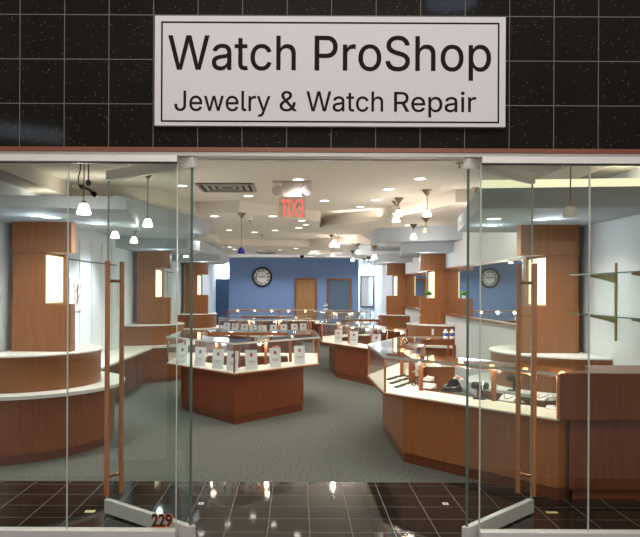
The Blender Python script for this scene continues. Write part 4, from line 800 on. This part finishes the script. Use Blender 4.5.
t = pendant_proto('pendant_lamp', 'unlit pendant lamp between the lit ones near the right door', .26, False); t.location = on_ceiling(426, 217)
for x, d, z, drop, lit, lab in ((83.5, 7.5, ZT, .72, True, 'long lit pendant lamp over the nearest left counter'), (570, 7.55, ZT, .73, False, 'long unlit white pendant lamp in front of the nearest right pillar')):
    X = (x - VX) * d / F
    t = pendant_proto('pendant_lamp', lab, drop, lit)
    t.location = (X, d, ZS if False else 2.46 if False else z)
    # these pass in front of the soffit edge
    t.location.y = 5.98 if x < 100 else 5.95; t.location.x = (x - VX) * t.location.y / F
    if lit: light('POINT', 'pendant_light', (t.location.x, t.location.y, z - drop - .03), 10, (1, .91, .80), .05)
t = pendant_proto('pendant_lamp', 'cobalt blue pendant lamp hanging over the front left display case', .62, False, 'cobalt'); t.location = on_ceiling(241.5, 213)
# spot pendants washing the left wall
for x, y, d, lab in ((115, 236, 9.6, 'lit wall washing spot lamp, nearest of three on the left wall'), (134, 241, 10.8, 'lit wall washing spot lamp, second of three on the left wall'), (186, 254, 16.2, 'lit wall washing spot lamp near the farther left pillar')):
    q = px(x, y, d); drop = max(.19, 2.64 - q.z + .03)
    t = pendant_proto('pendant_lamp', lab, drop); t.location = (q.x, d, 2.64)
    light('SPOT', 'pendant_light', (q.x, d, 2.64 - drop - .02), 70, (.88, .95, 1), .04, (0, .5, 0), 1.9, .8)
q = on_z(147.7, 206, ZT - .0)
t = pendant_proto('pendant_lamp', 'lit pendant lamp seen through the left door beside its pull bars', .63); t.location = (px(147.7, 225, 8.2).x, 8.2, ZT)
light('POINT', 'pendant_light', (t.location.x, 8.2, ZT - .67), 11, (1, .91, .80), .05)

# ------------------------------------------------------------------ recessed downlights
DOWN = [ # x, y, z, radius, label
 (327, 159.0, ZT, .085, 'large round recessed downlight nearest the entrance header'),
 (298.6, 179.3, ZT, .065, 'recessed downlight just above the exit sign'),
 (248.3, 195.8, ZT, .065, 'recessed downlight right of the ceiling air vent'),
 (420, 178.5, ZT, .065, 'recessed downlight above left of the large pendant lamp'),
 (388.6, 189.0, ZT, .065, 'recessed downlight above the overlapping pair of pendants'),
 (376, 199.9, ZT, .065, 'recessed downlight left of the overlapping pair of pendants'),
 (324.5, 200.5, ZT, .065, 'recessed downlight right of the glowing exit letters'),
 (360.2, 206.6, ZT, .06, 'recessed downlight above the curved ceiling cove'),
 (407.9, 225, ZL, .06, 'recessed downlight left of the pendant before the grey soffit'),
 (214.6, 216.1, ZL, .065, 'recessed downlight left of the blue pendant cord'),
 (272.7, 216.1, ZL, .065, 'recessed downlight right of the blue pendant cord, below the exit sign'),
 (301.8, 220.5, ZL, .06, 'recessed downlight just below the exit letters'),
 (306, 224.5, ZL, .05, 'smaller recessed downlight second below the exit letters'),
 (298.6, 227.7, ZL, .065, 'recessed downlight third below the exit letters'),
 (254.3, 232.1, ZL, .065, 'recessed downlight beside the lower part of the blue pendant cord'),
 (275, 230.2, ZL, .06, 'recessed downlight midway between blue pendant cord and exit sign'),
 (229, 230.1, ZL, .06, 'recessed downlight just left of the blue pendant cord, farther back'),
 (202.5, 227.5, ZL, .06, 'recessed downlight beside the edge of the left door'),
 (229.6, 246.9, ZL, .07, 'tiny recessed downlight left of the blue pendant shade'),
 (234.5, 249.2, ZL, .07, 'tiny recessed downlight touching the blue pendant shade in view'),
 (263.5, 250.5, ZL, .07, 'tiny recessed downlight above the wall clock'),
 (280, 249.8, ZL, .07, 'tiny recessed downlight right of the clock near the back wall'),
 (296, 248.2, ZL, .07, 'tiny recessed downlight above the oak door'),
 (314, 254, ZL, .07, 'tiny recessed downlight right above the oak door frame'),
 (182, 199.4, ZT, .065, 'recessed downlight seen through the left door near its hinge'),
 (52, 174.0, ZT, .08, 'recessed downlight seen through the left window'),
 (147, 205.5, ZT, .065, 'recessed downlight seen through the left door above the pendant'),
 (540, 175.8, ZT, .07, 'recessed downlight seen through the right window above the soffit'),
 (494, 174.5, ZT, .07, 'recessed downlight seen through the right door near its top'),
]
def downlight(p, r, lab, e=26, grp='recessed ceiling downlights'):
    key = ('d', r)
    if key in protos: t = dup(protos[key], p, lab)
    else:
        t = thing('downlight', lab, 'ceiling light', p, 0, grp); protos[key] = t
        MB().lathe([(r * 1.25, 0), (r * 1.22, -.008), (r, -.006), (r, -.002), (r * 1.0, 0)], (0, 0, 0), 20).build('trim_ring', 'white_plastic', t, smooth=True)
        MB().lathe([(r * .98, -.003), (r * .5, -.0045), (0, -.005)], (0, 0, 0), 20).build('lens', 'lamp_on', t)
    light('SPOT', 'downlight_beam', (p[0], p[1], p[2] - .02), e, (1, .93, .84), .05, (0, 0, 0), 2.5, .9)
    return t
for x, y, z, r, lab in DOWN:
    p = on_ceiling(x, y); downlight((p.x, p.y, p.z), r, lab, 30 if p.y < 14 else 42)
SD = [(66, 207.5, 'left', 'nearest'), (111, 213.5, 'left', 'second'), (520, 208, 'right', 'nearest')]
for (X, Y, lab) in ((-2.55, 7.05, 'recessed downlight under the nearest soffit on the left'), (-2.2, 7.9, 'second recessed downlight under the nearest left soffit'), (2.55, 7.1, 'recessed downlight under the nearest soffit on the right'),
    (2.15, 7.9, 'second recessed downlight under the nearest right soffit'), (-2.5, 13.1, 'recessed downlight under the middle soffit on the left'), (2.45, 13.75, 'recessed downlight under the middle soffit on the right'),
    (-2.5, 19.0, 'recessed downlight under the farthest soffit on the left'), (2.4, 18.95, 'recessed downlight under the farthest soffit on the right')):
    downlight((X, Y, ZS), .06, lab, 34)
    light('POINT', 'downlight_glow', (X, Y, ZS - .10), 3.2, (.80, .92, 1), .05)
# cove strips
def cove(name, pts, z, label, e):
    t = MB()
    for a, b in zip(pts[:-1], pts[1:]):
        a, b = Vector(a), Vector(b); d_ = (b - a).normalized(); n_ = Vector((-d_.y, d_.x)) * .02
        t.prism([tuple(a + n_), tuple(a - n_), tuple(b - n_), tuple(b + n_)], z, z + .02)
    o = t.build(name, 'cove', None); tag(o, label, 'light strip', 'cove light strips'); return o
t = MB().prism([(1.62, 6.33), (3.18, 6.135), (3.18, 6.175), (1.62, 6.37)], 2.645, 2.715)
tag(t.build('cove_light', 'cove', None), 'warm lit tube on top of the nearest right soffit', 'light strip', 'cove light strips')
light('AREA', 'cove_beam', (2.5, 6.5, 2.76), 7, (1, .92, .68), 1.3, (PI, 0, 0), size_y=.08)
light('AREA', 'cove_beam', (-2.55, 8.5, 2.68), 3, (1, .93, .78), 1.2, (PI, 0, 0), size_y=.08)
# ledge and light following the curved cove of the front tray
inn = offset(curve, .10, False); out_ = offset(curve, -.04, False)
struct('ceiling_cove', MB().ring(inn, out_, ZL - .005, ZL + .05, False), 'ceil', 'curved plaster cove lip at the back of the front ceiling tray', 'cove')
mid = offset(curve, .02, False)
cove('cove_light', mid, ZL + .012, 'warm light strip glowing behind the curved ceiling cove', 0)
light('AREA', 'cove_beam', (1.0, 12.1, ZL + .06), 1.6, (1, .94, .8), .9, (PI, 0, -.6), size_y=.1)
light('AREA', 'cove_beam', (1.0, 18.0, ZL + .06), .9, (1, .94, .8), 1.2, (PI, 0, -.85), size_y=.1)

# ------------------------------------------------------------------ ceiling fittings
p = on_z(227, 187, ZT)
t = thing('air_vent', 'square louvred air vent in the front ceiling by the left door', 'air vent', (p.x, p.y, ZT), 0)
mb = MB(); md = MB()
for k in range(4):
    s = .37 - k * .085
    mb.ring([(-s, -s), (s, -s), (s, s), (-s, s)], [(-s + .045, -s + .045), (s - .045, -s + .045), (s - .045, s - .045), (-s + .045, s - .045)], -.022 + .003 * k, -.010 + .003 * k, True)
mb.build('louvre', 'vent', t); md.box(-.36, .36, -.36, .36, -.006, 0).build('dark_throat', 'vent_dark', t)
p = on_z(269, 256, ZL)
t = thing('air_vent', 'distant dark air vent in the ceiling above the clock', 'air vent', (p.x, 22.9, ZL), 0)
MB().box(-.28, .28, -.28, .28, -.006, 0).build('dark_throat', 'vent_dark', t)
MB().ring([(-.32, -.32), (.32, -.32), (.32, .32), (-.32, .32)], [(-.26, -.26), (.26, -.26), (.26, .26), (-.26, .26)], -.015, 0, True).build('louvre', 'vent', t)
# exit sign with twin emergency heads
de = 8.9; c = px(292, 190, de)
t = wthing('exit_sign', 'red lit exit sign with twin emergency lamps hanging from the ceiling', 'exit sign', (c.x, de, ZT))
MB().box(c.x - .24, c.x + .24, de - .06, de + .06, ZT - .02, ZT).build('canopy', 'exit_body', t, bevel=.004)
z0, z1 = px(292, 197.5, de).z, px(292, 184.5, de).z
MB().box(c.x - .12, c.x + .12, de - .045, de + .045, z0, ZT - .02).build('housing', 'exit_body', t, bevel=.008)
for s in (-1, 1):
    R = Matrix.Rotation(PI / 2, 4, 'X') @ Matrix.Rotation(s * .35, 4, 'Y')
    h = MB().lathe([(.0, -.04), (.05, -.035), (.066, .01), (.066, .035)], (c.x + s * .175, de - .04, (z0 + z1) / 2 + .0), 16, R).build('lamp_head', 'exit_body', t, smooth=True)
    MB().lathe([(.058, .036), (.03, .042), (0, .044)], (c.x + s * .175, de - .04, (z0 + z1) / 2 + .0), 16, R).build('lens', 'lens', h)
    MB().tube([(c.x + s * .11, de, (z0 + z1) / 2 + .02), (c.x + s * .16, de - .01, (z0 + z1) / 2 + .01)], .016, 8).build('arm', 'exit_body', h)
e0, e1 = px(281, 216.5, de), px(303, 200, de)
MB().box(e0.x - .03, e1.x + .03, de - .004, de + .004, e0.z - .015, z0).build('acrylic_plate', 'exit_plate', t)
text_part('letters', 'EXIT', e1.x - e0.x, e1.z - e0.z, ((e0.x + e1.x) / 2, de - .007, (e0.z + e1.z) / 2), 'exit_red', t, mirror=True, ext=.002, bold=.012)
# small domes, sprinklers
p = px(302, 257, 24.5)
t = thing('dome_camera', 'black dome camera on the ceiling before the blue back wall', 'camera', (p.x, 24.5, ZL))
MB().lathe([(.09, 0), (.085, -.03), (0, -.03)], (0, 0, 0), 14).build('mount', 'frame_black', t); MB().lathe([(.07, -.03), (.055, -.075), (.02, -.10), (0, -.102)], (0, 0, 0), 14).build('dome', 'black', t, smooth=True)
def sprinkler(p, lab):
    t = thing('sprinkler', lab, 'sprinkler', p, 0, 'ceiling sprinklers')
    MB().lathe([(.045, 0), (.04, -.008), (0, -.008)], (0, 0, 0), 14).build('escutcheon', 'steel', t)
    MB().tube([(0, 0, -.008), (0, 0, -.05)], .008, 8).build('stem', 'steel', t)
    MB().lathe([(.022, -.05), (.022, -.054), (0, -.054)], (0, 0, 0), 12).build('deflector', 'steel', t)
p = on_z(459.5, 163, ZT); sprinkler(p, 'small sprinkler head on the ceiling beside the right door top')
p = on_ceiling(250, 220.5); sprinkler(p, 'small sprinkler head on the ceiling right of the blue pendant cord')
p = on_ceiling(262, 242); sprinkler(p, 'small sprinkler head on the ceiling above the clock')
# swivel spot lamp on a cable behind the left window
d6 = 6.0
t = wthing('cable_spotlight', 'dark swivel spotlight hanging on a cable behind the left window', 'spotlight', (px(86, 187, d6).x, d6, ZT))
MB().tube([(px(80.5, 160, d6).x, d6, ZT)] + [px(x, y, d6) for x, y in ((80.3, 170), (78.5, 177), (78.2, 183), (80, 187.5), (83, 187))], .006, 8).build('cable', 'vent_dark', t)
MB().tube([px(80, 186.5, d6), px(84, 187, d6)], .018, 10).build('joint', 'vent_dark', t)
MB().tube([px(83.5, 187.2, d6), px(88, 189, d6), px(94, 193.5, d6)], .010, 8).build('arm', 'charcoal', t)
MB().tube([px(92.5, 195.5, d6), px(95.5, 192.5, d6)], [.026, .018], 12).build('lamp_head', 'black', t)
p = px(88.5, 171, 6.6)
t = wthing('drop_sprinkler', 'long dark sprinkler drop on the ceiling behind the left window', 'sprinkler', (p.x, 6.6, ZT))
MB().lathe([(.05, ZT - .006), (.05, ZT), (0, ZT)], (p.x, 6.6, 0), 14).build('escutcheon', 'steel', t)
MB().tube([(p.x, 6.6, ZT), (p.x, 6.6, px(88, 181, 6.6).z)], .008, 8).build('stem', 'steel', t)
MB().lathe([(0, px(88, 186, 6.6).z), (.022, px(88, 185, 6.6).z), (.026, px(88, 181, 6.6).z), (0, px(88, 179.5, 6.6).z)], (p.x, 6.6, 0), 12).build('head', 'vent_dark', t)

# ------------------------------------------------------------------ wall clock
c = px(262, 277, BW - .03); cx, cz = c.x, c.z; R_ = .385
t = wthing('wall_clock', 'large round wall clock with black rim on the blue back wall', 'clock', (cx, BW, cz))
RX = Matrix.Rotation(PI / 2, 4, 'X')
MB().lathe([(R_, 0), (R_, .04), (R_ * .94, .055), (R_ * .80, .045), (R_ * .80, .0)], (cx, BW, cz), 40, RX).build('rim', 'frame_black', t, smooth=True)
MB().lathe([(R_ * .81, 0), (R_ * .81, .02), (0, .02)], (cx, BW, cz), 40, RX).build('face', 'clock_face', t)
rom = ['XII', 'I', 'II', 'III', 'IV', 'V', 'VI', 'VII', 'VIII', 'IX', 'X', 'XI']
for k, s in enumerate(rom):
    me = text_mesh(s, .135, .001, bold=.004); a = -2 * PI * k / 12
    for v_ in me.vertices:
        u = Vector((v_.co.x, R_ * .53 + v_.co.y)); q = Vector((u.x * math.cos(a) - u.y * math.sin(a), u.x * math.sin(a) + u.y * math.cos(a)))
        v_.co = Vector((q.x, -.022 - v_.co.z, q.y))
    o = bpy.data.objects.new('numeral', me); COL.objects.link(o); me.materials.clear(); me.materials.append(M['frame_black']); o.parent = t
for nm, a, ln, wd in (('hour_hand', -2 * PI * 2.8 / 12, .15, .013), ('minute_hand', -2 * PI * 46 / 60, .23, .009)):
    MB().box(-wd, wd, -.027, -.024, -.04, ln, Matrix.Translation((cx, BW, cz)) @ Matrix.Rotation(-a, 4, 'Y')).build(nm, 'frame_black', t)

# ------------------------------------------------------------------ wall pictures, shelves, small things
def picture(y, z, w_, h_, lab):
    t = thing('wall_picture', lab, 'picture', (-3.2, y, z), 0, 'pictures on the left wall')
    MB().box(0, .03, -w_ / 2, w_ / 2, 0, h_).build('canvas', 'white_plastic', t)
    MB().box(.03, .033, -w_ * .30, w_ * .30, h_ * .15, h_ * .85).build('print', 'picture', t)
    MB().tube([(.034, -.02, h_ * .25), (.034, .03, h_ * .45), (.034, -.01, h_ * .6), (.034, .04, h_ * .78)], .012, 6).build('figure', 'print_dark', t)
picture(10.3, 1.42, .62, .46, 'nearest small white framed print on the left wall')
picture(13.0, 1.42, .55, .46, 'second white framed print on the left wall beyond the pull bars')
picture(16.9, 1.42, .6, .46, 'third white framed print on the left wall past the middle pillar')
# glass shelves on brass standards, right wall
YS = 7.15
for yy, lab in ((YS, 'brass slotted shelf standard on the right wall beside the window joint'), (6.2, 'brass slotted shelf standard on the right wall close to the entrance')):
    o = one(MB().box(-.02, 0, -.012, .012, 0, .78), 'shelf_standard', 'brass', (3.2, yy, 1.24), lab, 'shelf standard', 'shelf standards')
for zs, lab in ((1.89, 'upper'), (1.49, 'lower')):
    t = wthing('glass_shelf', f'{lab} glass wall shelf on brass brackets on the right wall', 'shelf', (3.05, 6.6, zs), 'glass wall shelves')
    MB().box(2.88, 3.175, 5.7, 7.55, zs + .01, zs + .02).build('shelf_glass', 'glass_shelf', t)
    MB().box(2.876, 2.88, 5.7, 7.55, zs + .009, zs + .021).build('shelf_edge', 'glass_edge', t)
    for yy in (YS, 6.2):
        mb = MB(); v = [(3.18, zs + .01), (2.90, zs + .01), (2.90, zs - .005), (2.98, zs - .02), (3.10, zs - .05), (3.18, zs - .075)]
        a = [mb.bm.verts.new((q[0], yy - .005, q[1])) for q in v]; b = [mb.bm.verts.new((q[0], yy + .005, q[1])) for q in v]
        mb.bm.faces.new(a); mb.bm.faces.new(b[::-1])
        for i in range(len(v)): mb.bm.faces.new((a[i], b[i], b[(i + 1) % len(v)], a[(i + 1) % len(v)]))
        mb.build('bracket', 'brass', t)
# plants in the niches
def plant(x, y, z, lab):
    t = thing('small_plant', lab, 'plant', (x, y, z), 0, 'small green plants')
    MB().lathe([(.03, 0), (.04, .06), (.036, .06), (0, .055)], (0, 0, 0), 12).build('pot', 'white', t)
    mb = MB()
    for k in range(9):
        a = 2.4 * k; r = .02 + .004 * k
        mb.ball((r * math.cos(a), r * math.sin(a), .09 + .012 * (k % 4)), .035, 1, 1, .8, 8)
    mb.build('leaves', 'green', t, smooth=True)
plant(2.62, 14.27, 1.57, 'small green plant in the niche of the middle right pillar')
# outlet and bottles
p = px(434, 329, 13.4)
def bottle(x, y, z, lab, h_=.2, lm='blue_label'):
    t = thing('bottle', lab, 'bottle', (x, y, z), 0, 'bottles')
    MB().lathe([(.035, 0), (.035, h_ * .65), (.014, h_ * .8), (.014, h_ * .92), (0, h_ * .92)], (0, 0, 0), 14).build('body', 'white_plastic', t, smooth=True)
    MB().lathe([(.0355, h_ * .18), (.0355, h_ * .52)], (0, 0, 0), 14).build('label_band', lm, t)
    MB().lathe([(.016, h_ * .92), (.016, h_), (0, h_)], (0, 0, 0), 12).build('cap', lm, t)
bottle(1.0, 24.1, HT, 'white bottle with a blue label standing on the back display case', .22)
bottle(.93, 24.15, HT, 'second white bottle just left of the blue label bottle on the back case', .18)
for k, s in ((0, 'left'), (1, 'right')):
    bottle(2.12 + .09 * k, 10.18, HT, f'{s} of two blue label bottles on the back run of the jewelry case', .135)
o = one(MB().box(-.04, .04, -.008, 0, 0, .12).box(-.015, .015, -.012, -.008, .02, .05).box(-.015, .015, -.012, -.008, .07, .10), 'wall_socket', 'white_plastic', (2.64, 13.79, .87), 'white wall socket on the middle right curved counter', 'socket')
one(MB().box(-.12, .12, -.08, .08, 0, .012), 'paper_sheet', 'white', (2.45, 14.05, 1.055), 'white papers lying on the middle right curved counter', 'papers')

# ------------------------------------------------------------------ the mall behind the camera
struct('wall_opposite', MB().box(-9, 9, -7.15, -7, 0, 6.2), 'mall_dark', 'mall wall opposite the shop', 'wall')
struct('ceiling_mall', MB().box(-9, 9, -7, DS, 6.2, 6.3), 'mall_dark', 'mall ceiling in front of the shop', 'ceiling')
light('AREA', 'mall_daylight', (0, 1.9, 6.1), 300, (1, .94, .92), 10, (0, 0, 0), size_y=2.4)
struct('window_6', MB().box(2.6, 6.5, -6.99, -6.9, .1, 2.9), 'shop_glow', 'lit shop window across the mall', 'window')
struct('window_7', MB().box(-7.5, -3.4, -6.99, -6.9, .1, 2.9), 'shop_glow_dim', 'dimmer lit shop window across the mall', 'window')
light('AREA', 'mall_fill_light', (.7, -6.8, 3.9), 260, (1, .93, .86), 5.5, (PI / 2, 0, 0), size_y=1.4)  # unseen fill light, added to brighten the jewelry case base and entrance
# round bluish mall lamp whose reflection shows in the tiles
q = px(451, 3, DS); dr = Vector((q.x, -DS, q.z - CH)); tt = (6.15 - q.z) / dr.z
one(MB().lathe([(.38, 0), (.38, .05), (0, .05)], (0, 0, 0), 24), 'mall_lamp', 'mall_lamp', (q.x + dr.x * tt, DS + dr.y * tt, 6.14), 'round bluish mall ceiling lamp mirrored in the black tiles', 'ceiling light')
q = px(15, 131, DS); dr = Vector((q.x, -DS, q.z - CH)); tt = (DS + 6.9) / DS
struct('window_5', MB().box(-1.1, 1.1, -.05, 0, -.16, .16, Matrix.Translation((q.x + dr.x * tt, -6.9, q.z + dr.z * tt)) @ Matrix.Rotation(.12, 4, 'Y')), 'mall_window', 'bluish clerestory window across the mall mirrored in the black tiles', 'window')

# alcove light
light('AREA', 'alcove_light', (2.75, 28.3, 2.85), 110, (.85, .95, 1), .6)
light('AREA', 'alcove_light', (-2.9, 28.9, 2.85), 80, (.85, .95, 1), .5)
light('AREA', 'back_wall_wash', (-.8, 25.6, 2.86), 75, (.95, .97, 1), 3, (math.radians(-25), 0, 0), size_y=.3)
light('AREA', 'back_wall_wash', (1.5, 25.6, 2.86), 45, (.95, .97, 1), 1, (math.radians(-25), 0, 0), size_y=.3)

for o in ORG.values():
    if 'org' in o.keys(): del o['org']
